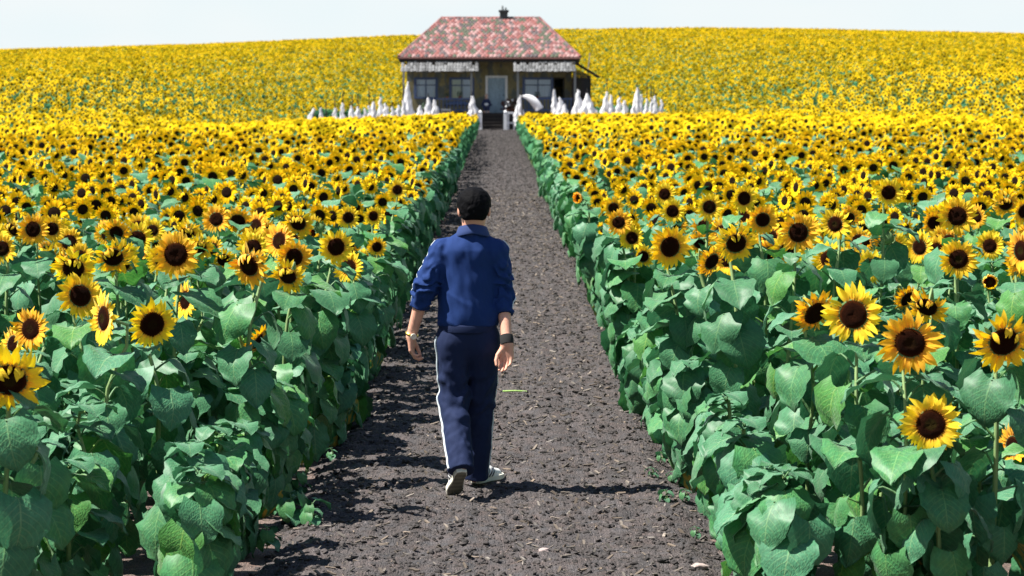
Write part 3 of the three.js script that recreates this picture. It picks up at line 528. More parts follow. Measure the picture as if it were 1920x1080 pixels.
  for (const [pa, pb, ragged] of [[753, 897, 1], [963, 1079, 2]]) {
    const a = hx(pa), b = hx(pb), top = 3.84, zt = 0.14, low = hy(134), zl = 0.95, pr = part('porch_roof', merge([box(a + 0.03, b - 0.03, low - 0.03, low + 0.04, zl - 0.16, zl - 0.08), box(a + 0.03, b - 0.03, top - 0.19, top - 0.09, zt, zt + 0.07)]), darkWood, house);
    for (let i = 0; i <= 6; i++) { const x = lerp(a + 0.08, b - 0.08, i / 6); part('rafter', tube([V(x, top - 0.08, zt + 0.02), V(x, low + 0.01, zl - 0.05)], 0.03, 0.03, 1, 4), darkWood, pr); }
    const rows = 4, run = V(0, low - top, zl - zt), n = Math.round((b - a) / 0.17);
    for (let r = 0; r < rows; r++) for (let i = 0; i < n; i++) {
      if (r < 2 && noise2(i * 0.55 + ragged * 20, r * 3.1) > 0.25 - 0.25 * (r === 0)) continue;      // missing shingles show the dark gap
      const t = (r + 0.5) / rows, x = lerp(a, b, (i + 0.5) / n), L = run.length() / rows * (1.2 + 0.6 * R());
      const m = part('shingle', tileG[0], shingleMats[Math.floor(R() * 4)], pr); m.scale.set((b - a) / n * (0.86 + 0.16 * R()), 0.5, L); m.position.set(x + (R() - 0.5) * 0.03, lerp(top, low, t) + 0.015 + 0.012 * (rows - r) * 0.5, lerp(zt, zl, t)); m.rotation.set(Math.atan2(top - low, zl - zt) * 0.94, 0, (R() - 0.5) * 0.12, 'XYZ');
    }
  }
  for (const [pa, pb] of [[800, 882], [975, 1074]]) {
    const a = hx(pa), b = hx(pb), top = hy(184), rail = part('railing', merge([box(a, b, top - 0.07, top, 0.02, 0.1), box(a, b, FLOOR + 0.12, FLOOR + 0.18, 0.03, 0.09)]), bluePaint, house, 'dark porch railing'), n = Math.round((b - a) / 0.2);
    for (let i = 0; i < n; i++) { const x = lerp(a, b, (i + 0.5) / n); part('baluster', box(x - 0.025, x + 0.025, FLOOR + 0.182, top - 0.072, 0.04, 0.08), bluePaint, rail); }
  }
  // lean-to shed on the right
  const sx0 = X1 + 0.004, sx1 = hx(1109), shed = part('lean_to', box(sx0, sx1 - 0.03, 0, 2.9, -4.2, -0.9), darkWood, house, 'dark plank lean-to shed');
  const planks = 8; for (let i = 0; i < planks; i++) { const w = (sx1 - sx0) / planks, top = lerp(3.5, 3.02, (i + 0.5) / planks); part('plank', box(sx0 + i * w + 0.006, sx0 + (i + 1) * w - 0.006, 0, top, -0.895, -0.865), std({ map: darkWood.map, color: lin(0.8 + 0.5 * R(), 0.85 + 0.5 * R(), 0.95 + 0.5 * R()), roughness: 0.9 }), shed); }
  for (let i = 0; i < 12; i++) part('plank', box(sx1 - 0.028, sx1, 0, 3.0, -0.9 - i * 0.275 - 0.265, -0.9 - i * 0.275), darkWood, shed);
  const lr = new THREE.BoxGeometry(Math.hypot(hx(1119) - X1, 0.7) + 0.1, 0.07, 3.8); part('lean_to_roof', lr.rotateZ(-Math.atan2(hy(122) - hy(143), hx(1119) - hx(1084))).translate((hx(1119) + hx(1084)) / 2 + 0.05, (hy(122) + hy(143)) / 2 + 0.06, -2.45), darkWood, shed);
  // steps with their newel posts
  const st = thing('porch_steps', 'dark wooden porch steps between white newel posts', 'steps', houseBase), s0 = hx(905), s1 = hx(943);
  const N = 5; for (let i = 0; i < N; i++) { const top = FLOOR * (N - i) / (N + 0.0) - 0.1, z0 = i * 0.27 + 0.02; const tr = part('tread', box(s0, s1, top - 0.045, top, z0, z0 + 0.3), stepWood, st); part('riser', box(s0 + 0.01, s1 - 0.01, Math.max(0, top - 0.2), top - 0.047, z0 + 0.2, z0 + 0.23), darkWood, tr); }
  for (const x of [s0 - 0.13, s1 + 0.13]) { const np = part('newel_post', box(x - 0.1, x + 0.1, 0, 1.0, 1.18, 1.38), whitePaint, st); part('post_cap', new THREE.ConeGeometry(0.155, 0.12, 4).rotateY(Math.PI / 4).translate(x, 1.062, 1.28), whitePaint, np); }
  const fr = thing('white_rail', 'short white painted rail beside the right newel post', 'railing', V(0, 0, -148.7)); 
  part('rail', box(s1 + 0.235, hx(966, 148.7), 0.9, 1.0, -0.04, 0.04), whitePaint, fr); part('rail', box(s1 + 0.235, hx(966, 148.7), 0.35, 0.43, -0.04, 0.04), whitePaint, fr); for (const x of [s1 + 0.3, hx(964, 148.7)]) part('post', box(x - 0.04, x + 0.04, 0, 0.898, -0.035, 0.035), whitePaint, fr);
  // things on the porch
  const crate = thing('wooden_crate', 'pale slatted crate in front of the porch', 'crate', V(hx(836, 148.6), 0, -148.6));
  for (const y of [0.05, 0.25, 0.45, 0.65, 0.85, 1.05]) part('slat', box(-0.27, 0.27, y, y + 0.13, 0.2, 0.22), greyWood, crate); for (const x of [-0.25, 0.21]) for (const z of [-0.2, 0.16]) part('corner_post', box(x, x + 0.04, 0, 1.2, z, z + 0.038), greyWood, crate);
  const bench = thing('bench', 'dark wooden bench on the left side of the porch', 'bench', V(hx(858, 150.6), FLOOR, -150.6));
  part('seat', box(-0.75, 0.75, 0.4, 0.45, -0.2, 0.2), darkWood, bench); for (const x of [-0.65, 0.6]) for (const z of [-0.17, 0.12]) part('leg', box(x, x + 0.05, 0, 0.398, z, z + 0.05), darkWood, bench);
  const bl = thing('blanket', 'blue blanket bundled on the porch bench', 'blanket', V(hx(858, 150.6), FLOOR + 0.45, -150.6));
  part('folds', surface((x, y, z) => Math.hypot(x / 0.65, (y - 0.02) / 0.2, z / 0.2) - 1 + 0.22 * noise3(x * 5, y * 9, z * 6), [-0.85, 0.0, -0.3], [0.85, 0.32, 0.3], 0.035), std({ color: lin(0.09, 0.14, 0.27), roughness: 0.95 }), bl);
  const pole = thing('leaning_pole', 'thin pale pole leaning against the lean-to roof', 'pole', V(hx(1092, 153.5), 0, -153.5)); part('shaft', tube([V(0, 0, 0.0), V(hx(1106, 153.5) - hx(1092, 153.5), hy(99, 153.5), 0)], 0.04, 0.03, 2, 6), greyWood, pole);
  // potted plants on sills, railings and beside the door
  const clay = std({ color: lin(0.16, 0.065, 0.04), roughness: 0.9 }), dusk = phys({ color: lin(0.03, 0.065, 0.03), roughness: 0.95, transmission: 0.2, thickness: 0, side: THREE.DoubleSide }), russet = phys({ color: lin(0.09, 0.035, 0.03), roughness: 0.95, transmission: 0.15, thickness: 0, side: THREE.DoubleSide });
  const potted = (px, py, d, r, label, mat, blooms) => {
    const o = thing('potted_plant', label, 'potted plant', V(hx(px, d), py, -d), 'potted plants on the porch');
    part('pot', new THREE.LatheGeometry([[0, 0], [0.6, 0], [0.85, 1], [0.92, 1], [0.92, 1.15], [0.75, 1.1], [0, 1.0]].map((p) => new THREE.Vector2(p[0] * r * 0.6, p[1] * r * 0.7)), 12), clay, o);
    const l = [], Rp = rng(px); for (let i = 0; i < 60; i++) { const v = V(Rp() - 0.5, Rp() * 0.9, Rp() - 0.5).multiplyScalar(2 * r), s = r * 0.35; l.push(leafGeo(i, i % 3, 2, 2, true).scale(s, s, s).rotateY(Rp() * 6).translate(v.x, v.y + r * 0.7, v.z)); }
    part('foliage', mergeGeometries(l), mat, o).userData.kind = 'stuff';
    for (let i = 0; i < blooms; i++) part('bloom', new THREE.IcosahedronGeometry(0.07, 1).translate((Rp() - 0.5) * 1.6 * r, r * (0.9 + 1.4 * Rp()), r * (0.4 + 0.5 * Rp())), whitePaint, o);
  };
  potted(803, FLOOR, 150.9, 0.33, 'dark potted plant under the leftmost house window', dusk, 0); potted(838, hy(184) - 0.0, 149.94, 0.14, 'small pot on the porch railing between the two left windows', dusk, 0); potted(862, hy(184), 149.94, 0.15, 'small pot on the railing below the second window', dusk, 0);
  potted(950, FLOOR, 150.1, 0.3, 'russet potted shrub with white blooms right of the front door', russet, 3); potted(962, FLOOR, 150.35, 0.33, 'darker russet shrub beside the right porch post', russet, 2); potted(1008, hy(184), 149.94, 0.15, 'small pot on the railing below the right window', dusk, 0);
  // someone sitting beside the door
  const p0 = V(hx(912, 150.2), FLOOR, -150.2), sit = thing('person', 'person in dark blue clothes sitting on the porch left of the door', 'person', p0);
  const skin2 = std({ color: lin(0.5, 0.33, 0.26), roughness: 0.7 }), navy2 = std({ color: lin(0.02, 0.03, 0.075), roughness: 0.95 });
  const bodyOf = (x, y, z, fat) => { const a = Math.abs(x); let d = capsule(x, y, z, V(0, 0.32, -0.1), V(0, 0.72, -0.04), 0.15 + fat, 0.13 + fat, 0.8); d = smin(d, capsule(a, y, z, V(0.13, 0.7, -0.04), V(0.24, 0.45, 0.06), 0.05 + fat, 0.042 + fat), 0.05); d = smin(d, capsule(a, y, z, V(0.24, 0.45, 0.06), V(0.07, 0.4, 0.26), 0.042 + fat, 0.035 + fat), 0.03); d = smin(d, capsule(a, y, z, V(0.09, 0.3, -0.08), V(0.11, 0.33, 0.3), 0.08 + fat, 0.065 + fat), 0.06); return smin(d, capsule(a, y, z, V(0.11, 0.33, 0.3), V(0.11, 0.05, 0.32), 0.062 + fat, 0.045 + fat), 0.03); };
  part('body', surface((x, y, z) => Math.min(smin(bodyOf(x, y, z, 0), capsule(x, y, z, V(0, 0.7, -0.04), V(0, 0.9, 0.0), 0.06, 0.05), 0.04), Math.hypot(x / 0.08, (y - 0.96) / 0.115, (z - 0.02) / 0.095) * 0.09 - 0.09), [-0.4, 0.0, -0.35], [0.4, 1.15, 0.5], 0.022), skin2, sit);
  part('dress', surface((x, y, z) => Math.max(bodyOf(x, y, z, 0.02), y - 0.8, 0.12 - y), [-0.4, 0.0, -0.35], [0.4, 0.9, 0.5], 0.022), navy2, sit); part('headscarf', surface((x, y, z) => Math.max(Math.hypot(x / 0.095, (y - 0.98) / 0.125, (z) / 0.105) * 0.1 - 0.1, z - 0.05), [-0.15, 0.8, -0.15], [0.15, 1.15, 0.15], 0.015), std({ color: lin(0.5, 0.45, 0.42), roughness: 0.95 }), sit);
  const stool = thing('stool', 'low stool under the person on the porch', 'stool', p0.clone().add(V(0, 0, -0.1))); part('seat', new THREE.CylinderGeometry(0.18, 0.18, 0.04, 14).translate(0, 0.16, 0), darkWood, stool); for (const a of [0.5, 2.6, 4.7]) part('leg', tube([V(Math.cos(a) * 0.15, 0, Math.sin(a) * 0.15), V(Math.cos(a) * 0.11, 0.14, Math.sin(a) * 0.11)], 0.02, 0.02, 1, 6), darkWood, stool);
  const ba = thing('cloth_bundle', 'small white cloth in the lap of the seated person', 'cloth', p0.clone().add(V(0.0, 0.42, 0.2))); part('folds', surface((x, y, z) => Math.hypot(x / 0.11, (y - 0.05) / 0.09, z / 0.1) - 1 + 0.25 * noise3(x * 20, y * 20, z * 20), [-0.16, -0.07, -0.16], [0.16, 0.2, 0.16], 0.015), whitePaint, ba);
}
// ------------------------------------------------------------------ white washing hung on stakes in the yard
{
  const linen = phys({ color: lin(0.8, 0.8, 0.83), roughness: 0.95, transmission: 0.25, thickness: 0, side: THREE.DoubleSide }), stake = darkWood;
  // top x, top y, left and right foot at photo height 220, distance, stake above the cloth
  const list = [[588, 203, 570, 584, 140.6, 0.05, 'leftmost sheet, leaning far from its stake'], [601, 202, 597, 607, 141.5, 0, 'narrow white sheet'], [628, 202, 619, 632, 141, 0.3], [643, 193, 637, 648, 142, 0.25, 'white sheet with rounded top'], [657, 198, 653, 668, 141.4, 0.1], [671, 200, 668, 686, 142.3, 0.3], [685, 204, 682, 691, 141.3, 0], [692, 198, 689, 697, 143, 0.5], [701, 191, 694, 706, 141.8, 0.1], [713, 182, 707, 719, 143.5, 0], [723, 194, 716, 731, 142.2, 0], [735, 200, 730, 742, 141.4, 0.1], [747, 197, 740, 751, 142.8, 0.1], [756, 188, 750, 762, 142, 0.4], [766, 153, 757, 776, 143.5, 0.05, 'tallest white sheet beside the left porch corner'], [788, 198, 779, 797, 142.4, 0], [803, 183, 795, 812, 143, 0.1], [815, 187, 809, 826, 142.2, 0], [885, 180, 880, 897, 145.5, 0.1, 'white sheet trailing towards the left newel post'],
    [975, 178, 970, 986, 145, 0.1, 'white sheet beside the billowing one'], [1038, 168, 1034, 1046, 144.5, 0], [1050, 183, 1040, 1058, 142.5, 0], [1057, 195, 1051, 1065, 141.8, 0], [1084, 168, 1072, 1090, 143, 0.05, 'pointed white sheet before the lean-to'], [1101, 175, 1089, 1122, 142.6, 0.1, 'broad white sheet before the lean-to'], [1138, 172, 1127, 1143, 142, 0.3], [1146, 178, 1143, 1154, 143, 0], [1162, 182, 1154, 1166, 142.2, 0.1], [1170, 188, 1165, 1178, 141.6, 0], [1194, 164, 1178, 1200, 142, 0.1, 'tall pointed white sheet right of the house'], [1203, 177, 1199, 1209, 143.2, 0.1], [1213, 185, 1205, 1215, 141.6, 0.4], [1221, 183, 1216, 1226, 142.8, 0.3], [1229, 180, 1225, 1235, 142, 0.05], [1241, 187, 1236, 1247, 141.7, 0.05, 'rightmost white sheet']];
  list.forEach(([tx, ty, lx, rx, d, extra, words], n) => {
    const R = rng(n + 60), top = at(tx, ty, d), l = at(lx, 220, d), r = at(rx, 220, d), g = ground(top.x, d), drop = top.y - l.y, more = (top.y - (g + 0.25)) / drop; // carry the slant on down to near the ground
    const half = Math.max(0.12, (r.x - l.x) / 2) * Math.min(more, 1.35) * 1.05, mid = top.x + ((l.x + r.x) / 2 - top.x) * Math.min(more, 1.5);
    const o = thing('laundry_sheet', words ? `${words}, hung on a stake in the yard` : n < 19 ? `white sheet on a stake left of the steps, ${ordinal(n + 1)} from the left` : `white sheet on a stake right of the steps, ${ordinal(n - 18)} from them`, 'laundry', V(top.x, g, -d), 'white washing in the yard');
    part('stake', tube([V(0, -0.05, -0.02), V(0, top.y - g + 0.04 + extra * 2, -0.02)], 0.035, 0.028, 2, 6), stake, o);
    const rows = 18, seg = 40, skew = (R() - 0.5) * 0.5, shoulder = 0.25 + 0.5 * R(), sharp = 0.55 + 0.7 * R(), pos = [], idx = [], pl = 5 + Math.floor(R() * 4), ph = R() * 6, hgt = top.y - g - 0.25;
    for (let i = 0; i <= rows; i++) for (let j = 0; j < seg; j++) {
      const t = i / rows, a = j / seg * 2 * Math.PI, pleat = 1 + (0.1 + 0.16 * t) * Math.sin(a * pl + ph + t * 1.5) + 0.08 * Math.sin(a * (pl * 2 + 1) + ph * 2), w = lerp(0.045, half, t < shoulder ? 0.85 * Math.pow(t / shoulder, sharp) * shoulder / 0.5 * 0.62 + 0.1 * t : Math.min(1.05, 0.85 * shoulder / 0.5 * 0.62 + 0.1 * t + (t - shoulder) * 0.75)) * pleat * (1 + 0.3 * noise3(Math.cos(a) * 1.5 + n * 3, t * 4, Math.sin(a) * 1.5));
      pos.push((mid - top.x) * t * (0.6 + 0.4 * t) + Math.cos(a) * w + skew * half * Math.sin(t * Math.PI) + 0.05 * noise2(t * 5, n * 7), top.y - g - hgt * t + (t > 0.95 ? 0.06 * Math.sin(a * 3 + ph) : 0) + (i === 0 ? 0.0 : 0), Math.sin(a) * w * 0.6 - 0.02);
    }
    for (let i = 0; i < rows; i++) for (let j = 0; j < seg; j++) { const a = i * seg + j, b = i * seg + (j + 1) % seg; idx.push(a, b, b + seg, a, b + seg, a + seg); }
    const top0 = pos.length / 3; pos.push(0, top.y - g + 0.03, -0.02); for (let j = 0; j < seg; j++) idx.push(top0, (j + 1) % seg, j);
    const geo = new THREE.BufferGeometry(); geo.setAttribute('position', new THREE.Float32BufferAttribute(pos, 3)); geo.setIndex(idx); geo.computeVertexNormals();
    part('cloth', geo, linen, o);
  });
  { // the sheet that billows in the wind, tied to a stake
    const d = 143.4, p = at(979, 180, d), o = thing('billowing_sheet', 'long white sheet billowing sideways from its stake right of the door', 'laundry', V(p.x, 0, -d)), n = 14, m = 8, pos = [], idx = [];
    const line = [[979, 180], [990, 183], [1000, 189], [1008, 197], [1012, 205]].map(([x, y]) => at(x, y, d).sub(V(p.x, 0, -d))), c = new THREE.CatmullRomCurve3(line);
    for (let i = 0; i <= n; i++) for (let j = 0; j < m; j++) { const t = i / n, q = c.getPointAt(t), tg = c.getTangentAt(t), a = j / m * 2 * Math.PI, w = 0.06 + 0.17 * Math.sin(Math.min(1, t * 1.4) * Math.PI / 2) * (1 + 0.2 * Math.sin(a * 3 + t * 6)); const nx = -tg.y, ny = tg.x; pos.push(q.x + nx * Math.cos(a) * w, q.y + ny * Math.cos(a) * w, q.z + Math.sin(a) * w * 0.6); }
    for (let i = 0; i < n; i++) for (let j = 0; j < m; j++) { const a = i * m + j, b = i * m + (j + 1) % m; idx.push(a, b, b + m, a, b + m, a + m); }
    const geo = new THREE.BufferGeometry(); geo.setAttribute('position', new THREE.Float32BufferAttribute(pos, 3)); geo.setIndex(idx); geo.computeVertexNormals(); part('cloth', geo, linen, o);
    part('stake', tube([V(0, -0.05, 0), V(0, p.y + 0.3, 0)], 0.035, 0.028, 2, 6), stake, o);
  }
  [[610, 190, 141.6, 'bare dark stake near the left end of the washing'], [660, 180, 144, 'tall bare stake behind the washing left of the house'], [1225, 168, 144, 'bare stake behind the washing at the right end']].forEach(([px, py, d, label]) => { const p = at(px, py, d), g = ground(p.x, d), o = thing('bare_stake', label, 'stake', V(p.x, g, -d)); part('shaft', tube([V(0, -0.05, 0), V(0.03, p.y - g, 0)], 0.04, 0.03, 2, 6), stake, o); });
}
// ------------------------------------------------------------------ the man walking away down the path
{
  const base = at(880, 925, 15.15).setY(0), man = thing('person', 'man in blue track jacket and navy trousers walking away down the path', 'person', base);
  man.position.y = 0;
  const J = (px, py, d = 15.12) => at(px, py, d).sub(man.position);
  const cloth = (r, g, b, sheen) => phys({ color: lin(r, g, b), roughness: 0.85, sheen: 0.1, sheenRoughness: 0.5, specularIntensity: 0.4, sheenColor: lin(...sheen), bumpMap: knit, bumpScale: 0.0006 });
  const knit = texture(256, (u, v) => { const k = 0.5 + 0.5 * Math.sin(u * 6.283 * 40) * Math.sin(v * 6.283 * 40) * 0.6 + 0.3 * tileN(u, v, 60); return [k, k, k]; }, false, 6);
  const skin = std({ map: texture(256, (u, v) => { const n = tileN(u, v, 12) * 0.5 + tileN(u, v, 60, 4) * 0.4; return [0.79 + 0.05 * n, 0.585 + 0.05 * n, 0.50 + 0.05 * n]; }), roughness: 0.6 });
  // joints
  const head = J(889, 392), neckT = J(888, 412, 15.14), neckB = J(885, 442, 15.14);
  const chest = J(876, 497, 15.15), belly = J(876, 585, 15.13), pelvis = J(877, 635, 15.13);
  const shL = J(829, 473, 15.15), shR = J(930, 473, 15.15), elL = J(797, 538, 15.1), elR = J(941, 543, 15.17), wrL = J(771, 631, 15.16), wrR = J(951, 645, 15.02);
  const hipL = J(851, 652, 15.13), hipR = J(904, 652, 15.14), knL = J(851, 752, 15.13), knR = J(900, 752, 15.25), anL = J(866, 876, 14.86), anR = J(890, 893, 15.33);
  const heelL = J(868, 886, 14.8), toeL = J(849, 932, 15.02), ballL = J(852, 919, 15.0);
  const shinL = capsule, arm = (x, y, z, s, e, w, f) => Math.min(capsule(x, y, z, s, e, 0.052 + f, 0.042 + f), capsule(x, y, z, e, w, 0.044 + f, 0.029 + f));
  // bare body
  const core = (x, y, z) => {
    let d = capsule(x, y, z, chest, belly, 0.14, 0.125, 0.62); d = smin(d, capsule(x, y, z, belly, pelvis, 0.115, 0.11, 0.7), 0.05);
    d = smin(d, capsule(x, y, z, shL, shR, 0.055, 0.055), 0.06); d = smin(d, capsule(x, y, z, neckB, neckT, 0.066, 0.056), 0.05);
    d = smin(d, arm(x, y, z, shL, elL, wrL, 0), 0.03); d = smin(d, arm(x, y, z, shR, elR, wrR, 0), 0.03);
    d = smin(d, smin(capsule(x, y, z, hipL, knL, 0.07, 0.055), capsule(x, y, z, knL, anL, 0.054, 0.036), 0.03), 0.05);
    return smin(d, smin(capsule(x, y, z, hipR, knR, 0.07, 0.055), capsule(x, y, z, knR, anR, 0.054, 0.036), 0.03), 0.05);
  };
  const tilt = 0.16; // head bowed a little
  const inHead = (x, y, z) => { const dx = x - head.x, dy = y - head.y, dz = z - head.z; return [dx, dy * Math.cos(tilt) - dz * Math.sin(tilt), dy * Math.sin(tilt) + dz * Math.cos(tilt)]; };
  const skull = (x, y, z) => { const [a, b, c] = inHead(x, y, z); // c < 0 is the face
    let d = (Math.hypot(a / 0.078, (b - 0.02) / 0.098, c / 0.098) - 1) * 0.08; d = smin(d, (Math.hypot(a / 0.058, (b + 0.06) / 0.065, (c + 0.035) / 0.062) - 1) * 0.058, 0.04);
    d = smin(d, Math.hypot(a, b + 0.02, c + 0.105) - 0.014, 0.02); // nose
    for (const s of [-1, 1]) { d = smin(d, (Math.hypot((a - s * 0.083) / 0.012, (b + 0.012) / 0.033, (c - 0.004) / 0.02) - 1) * 0.013, 0.008); d = Math.max(d, 0.012 - Math.hypot(a - s * 0.03, b - 0.01, c + 0.098)); d = Math.min(d, Math.hypot(a - s * 0.03, b - 0.01, c + 0.084) - 0.0115); }
    d = Math.max(d, 0.006 - Math.hypot(a / 2.6, b + 0.062, c + 0.1)); return d; };
  const neck = (x, y, z) => capsule(x, y, z, neckB, neckT, 0.064, 0.055);
  function hand(w, down, palm, thumb, curl) {
    const side = thumb.clone().normalize(), dn = down.clone().normalize(), pn = palm.clone().normalize(), pc = [], fc = [], k = [];
    [0.034, 0.012, -0.010, -0.031].forEach((s, i) => {
      const kn = w.clone().addScaledVector(dn, 0.088 - (i === 3 ? 0.01 : i === 0 ? 0.003 : 0)).addScaledVector(side, s); pc.push([w.clone().addScaledVector(side, s * 0.5), kn, 0.021, 0.0125]);
      let p = kn, a = curl[0] + i * 0.06; const len = [0.08, 0.088, 0.082, 0.064][i];
      [0.46, 0.3, 0.24].forEach((f, j) => { const q = p.clone().addScaledVector(dn, Math.cos(a) * len * f).addScaledVector(pn, Math.sin(a) * len * f).addScaledVector(side, -s * 0.06); fc.push([p, q, 0.0098 - j * 0.001, 0.0088 - j * 0.0012]); p = q; a += curl[1]; });
    });
    const t0 = w.clone().addScaledVector(dn, 0.03).addScaledVector(side, 0.026).addScaledVector(pn, 0.008), t1 = t0.clone().addScaledVector(dn, 0.032).addScaledVector(side, 0.02).addScaledVector(pn, 0.016), t2 = t1.clone().addScaledVector(dn, 0.03).addScaledVector(side, 0.004).addScaledVector(pn, 0.012), t3 = t2.clone().addScaledVector(dn, 0.024).addScaledVector(side, -0.006).addScaledVector(pn, 0.008);
    fc.push([t0, t1, 0.016, 0.0125], [t1, t2, 0.0118, 0.0108], [t2, t3, 0.0105, 0.0085]);
    return (x, y, z) => { let d = 1; for (const c of pc) d = smin(d, capsule(x, y, z, ...c), 0.012); let e = 1; for (const c of fc) e = Math.min(e, capsule(x, y, z, ...c)); return smin(d, e, 0.007); };
  }
  const foreL = wrL.clone().sub(elL).normalize(), foreR = wrR.clone().sub(elR).normalize();
  const handL = hand(wrL, V(0.02, -1, -0.12), V(0.95, 0, 0.1), V(0.1, 0, -1), [0.35, 0.75]), handR = hand(wrR, V(-0.06, -1, 0.02), V(-0.25, 0, 1), V(-1, 0, -0.25), [0.25, 0.5]);
  const around = (pts, pad) => { const b = new THREE.Box3().setFromPoints(pts).expandByScalar(pad); return [b.min.toArray(), b.max.toArray()]; };
  const bodyGeos = [];
  { const [lo, hi] = around([neckB, shL, shR, elL, wrL, wrR, anL, anR], 0.2); bodyGeos.push(surface(core, lo, hi, 0.011)); }
  bodyGeos.push(surface((x, y, z) => smin(skull(x, y, z), neck(x, y, z), 0.03), ...around([head, neckB], 0.135), 0.0045));
  for (const [w, f, dir, hnd] of [[wrL, elL, foreL, handL], [wrR, elR, foreR, handR]]) { const start = w.clone().addScaledVector(dir, -0.05); bodyGeos.push(surface((x, y, z) => smin(hnd(x, y, z), capsule(x, y, z, start, w, 0.0315, 0.0265), 0.018), ...around([start, w.clone().addScaledVector(V(0, -1, 0), 0.13)], 0.085), 0.0033)); }
  part('body', merge(bodyGeos), skin, man);
  // hair
  part('hair', surface((x, y, z) => { const [a, b, c] = inHead(x, y, z); const n = 0.0016 * noise3(a * 90, b * 60, c * 90) + 0.003 * noise3(a * 22, b * 22, c * 22);
    let d = (Math.hypot(a / 0.0975, (b - 0.034) / 0.092, (c - 0.004) / 0.112) - 1) * 0.09 + n; d = smin(d, (Math.hypot(a / 0.074, (b + 0.02) / 0.07, (c - 0.045) / 0.06) - 1) * 0.06 + n, 0.03);
    const line = Math.max(-b - 0.078 + 0.25 * Math.max(0, -c), 0); d = Math.max(d, -(b + 0.068 - 0.55 * Math.max(0, -c - 0.0)) , -c - 0.085 + 0.2 * b); // nape and forehead
    for (const s of [-1, 1]) d = Math.max(d, 0.03 - Math.hypot(a - s * 0.095, (b + 0.03) * 0.8, c - 0.002)); return d; }, ...around([head], 0.15), 0.0045), phys({ color: lin(0.004, 0.004, 0.005), roughness: 0.75, specularIntensity: 0.1 }), man);
  // jacket
  const cuffL = elL.clone().lerp(wrL, 0.42), cuffR = elR.clone().lerp(wrR, 0.46), hem = J(877, 611).y;
  const folds = (x, y, z) => 0.0075 * Math.sin(x * 46 + 3 * noise3(x * 4, y * 3, z * 4)) * sstep(y, hem + 0.02, hem + 0.25) * (1 - sstep(y, 1.33, 1.45)) * (0.5 + 0.5 * noise3(x * 5, y * 4, 2)) + 0.008 * noise3(x * 11 + y * 2, y * 4, z * 7) + 0.0035 * noise3(x * 24 + y * 6, y * 8, z * 14) + 0.007 * Math.pow(Math.max(0, Math.sin((y * 1.0 + x * 0.75) * 38 + 2.2 * noise3(x * 4, y * 4, z * 3))), 3) * (1 - sstep(y, hem + 0.1, hem + 0.26));
  const sleeve = (x, y, z, s, e, c, sg) => { const dir = c.clone().sub(e).normalize(), k = (x - e.x) * dir.x + (y - e.y) * dir.y + (z - e.z) * dir.z; // gathered folds where the sleeve is pushed up
    const gather = 0.0085 * Math.sin(k * 95 + 5 * noise3(x * 9, y * 9, z * 9) + sg * x * 30) * sstep(k, -0.18, -0.02) * (1 - 0.7 * sstep(k, 0.06, 0.11)) + 0.008 * noise3(x * 18, y * 13, z * 18);
    let d = Math.min(capsule(x, y, z, s, e, 0.073, 0.066), capsule(x, y, z, e, c.clone().addScaledVector(dir, 0.06), 0.066, 0.048)) - gather;
    return Math.max(d, (x - c.x) * dir.x + (y - c.y) * dir.y + (z - c.z) * dir.z); };
  const jacketF = (x, y, z) => {
    let d = capsule(x, y, z, chest, V(chest.x, belly.y - 0.02, belly.z), 0.165, 0.166, 0.68); d = smin(d, capsule(x, y, z, V(chest.x - 0.02, hem + 0.03, belly.z), V(chest.x + 0.03, hem + 0.03, belly.z), 0.148, 0.148, 0.7), 0.03);
    d = smin(d, capsule(x, y, z, V(shL.x + 0.01, shL.y + 0.005, shL.z), V(shR.x - 0.01, shR.y + 0.005, shR.z), 0.07, 0.07), 0.06); d = smin(d, capsule(x, y, z, V(neckB.x, neckB.y + 0.02, neckB.z), V(neckB.x, neckB.y - 0.08, neckB.z), 0.076, 0.125, 0.85), 0.06);
    d -= folds(x, y, z); d = Math.max(d, hem - y);
    d = smin(d, sleeve(x, y, z, shL, elL, cuffL, 1), 0.022); d = smin(d, sleeve(x, y, z, shR, elR, cuffR, -1), 0.022); d = Math.max(d, y - neckB.y - 0.06 + 0.5 * Math.max(0, -(z - neckB.z)));
    return Math.max(d, hem - y < 0 ? -1 : Math.abs(x - chest.x) < 0.2 ? hem - y : -1); };
  const blue = cloth(0.007, 0.027, 0.118, [0.03, 0.08, 0.25]), navy = cloth(0.009, 0.017, 0.055, [0.02, 0.04, 0.1]), pale = std({ color: lin(0.62, 0.7, 0.74), roughness: 0.8 });
  const jacket = part('jacket', surface(jacketF, ...around([neckB, shL, shR, cuffL, cuffR, V(chest.x, hem, chest.z)], 0.13), 0.0065), blue, man, 'blue track jacket with pushed-up sleeves');
  const ring = (c, rx, rz, h, th, tiltX, wav) => { const prof = [[1, 0], [1.06, h * 0.15], [1.05, h * 0.85], [1, h], [1 - th, h], [1 - th, 0]], n = 48, pos = [], idx = [], m = prof.length; for (let i = 0; i < n; i++) { const a = i / n * 2 * Math.PI; for (const [r, y] of prof) pos.push(c.x + Math.cos(a) * rx * r, c.y + y + wav * Math.sin(a) + tiltX * Math.cos(a), c.z + Math.sin(a) * rz * r); } for (let i = 0; i < n; i++) for (let j = 0; j < m; j++) { const a = i * m + j, b = i * m + (j + 1) % m, c2 = (i + 1) % n * m + j, d2 = (i + 1) % n * m + (j + 1) % m; idx.push(a, b, d2, a, d2, c2); } const g = new THREE.BufferGeometry(); g.setAttribute('position', new THREE.Float32BufferAttribute(pos, 3)); g.setIndex(idx); g.setAttribute('uv', new THREE.Float32BufferAttribute(new Float32Array(n * m * 2).map((_, i) => pos[(i >> 1) * 3 + (i & 1)]), 2)); g.computeVertexNormals(); return g; };
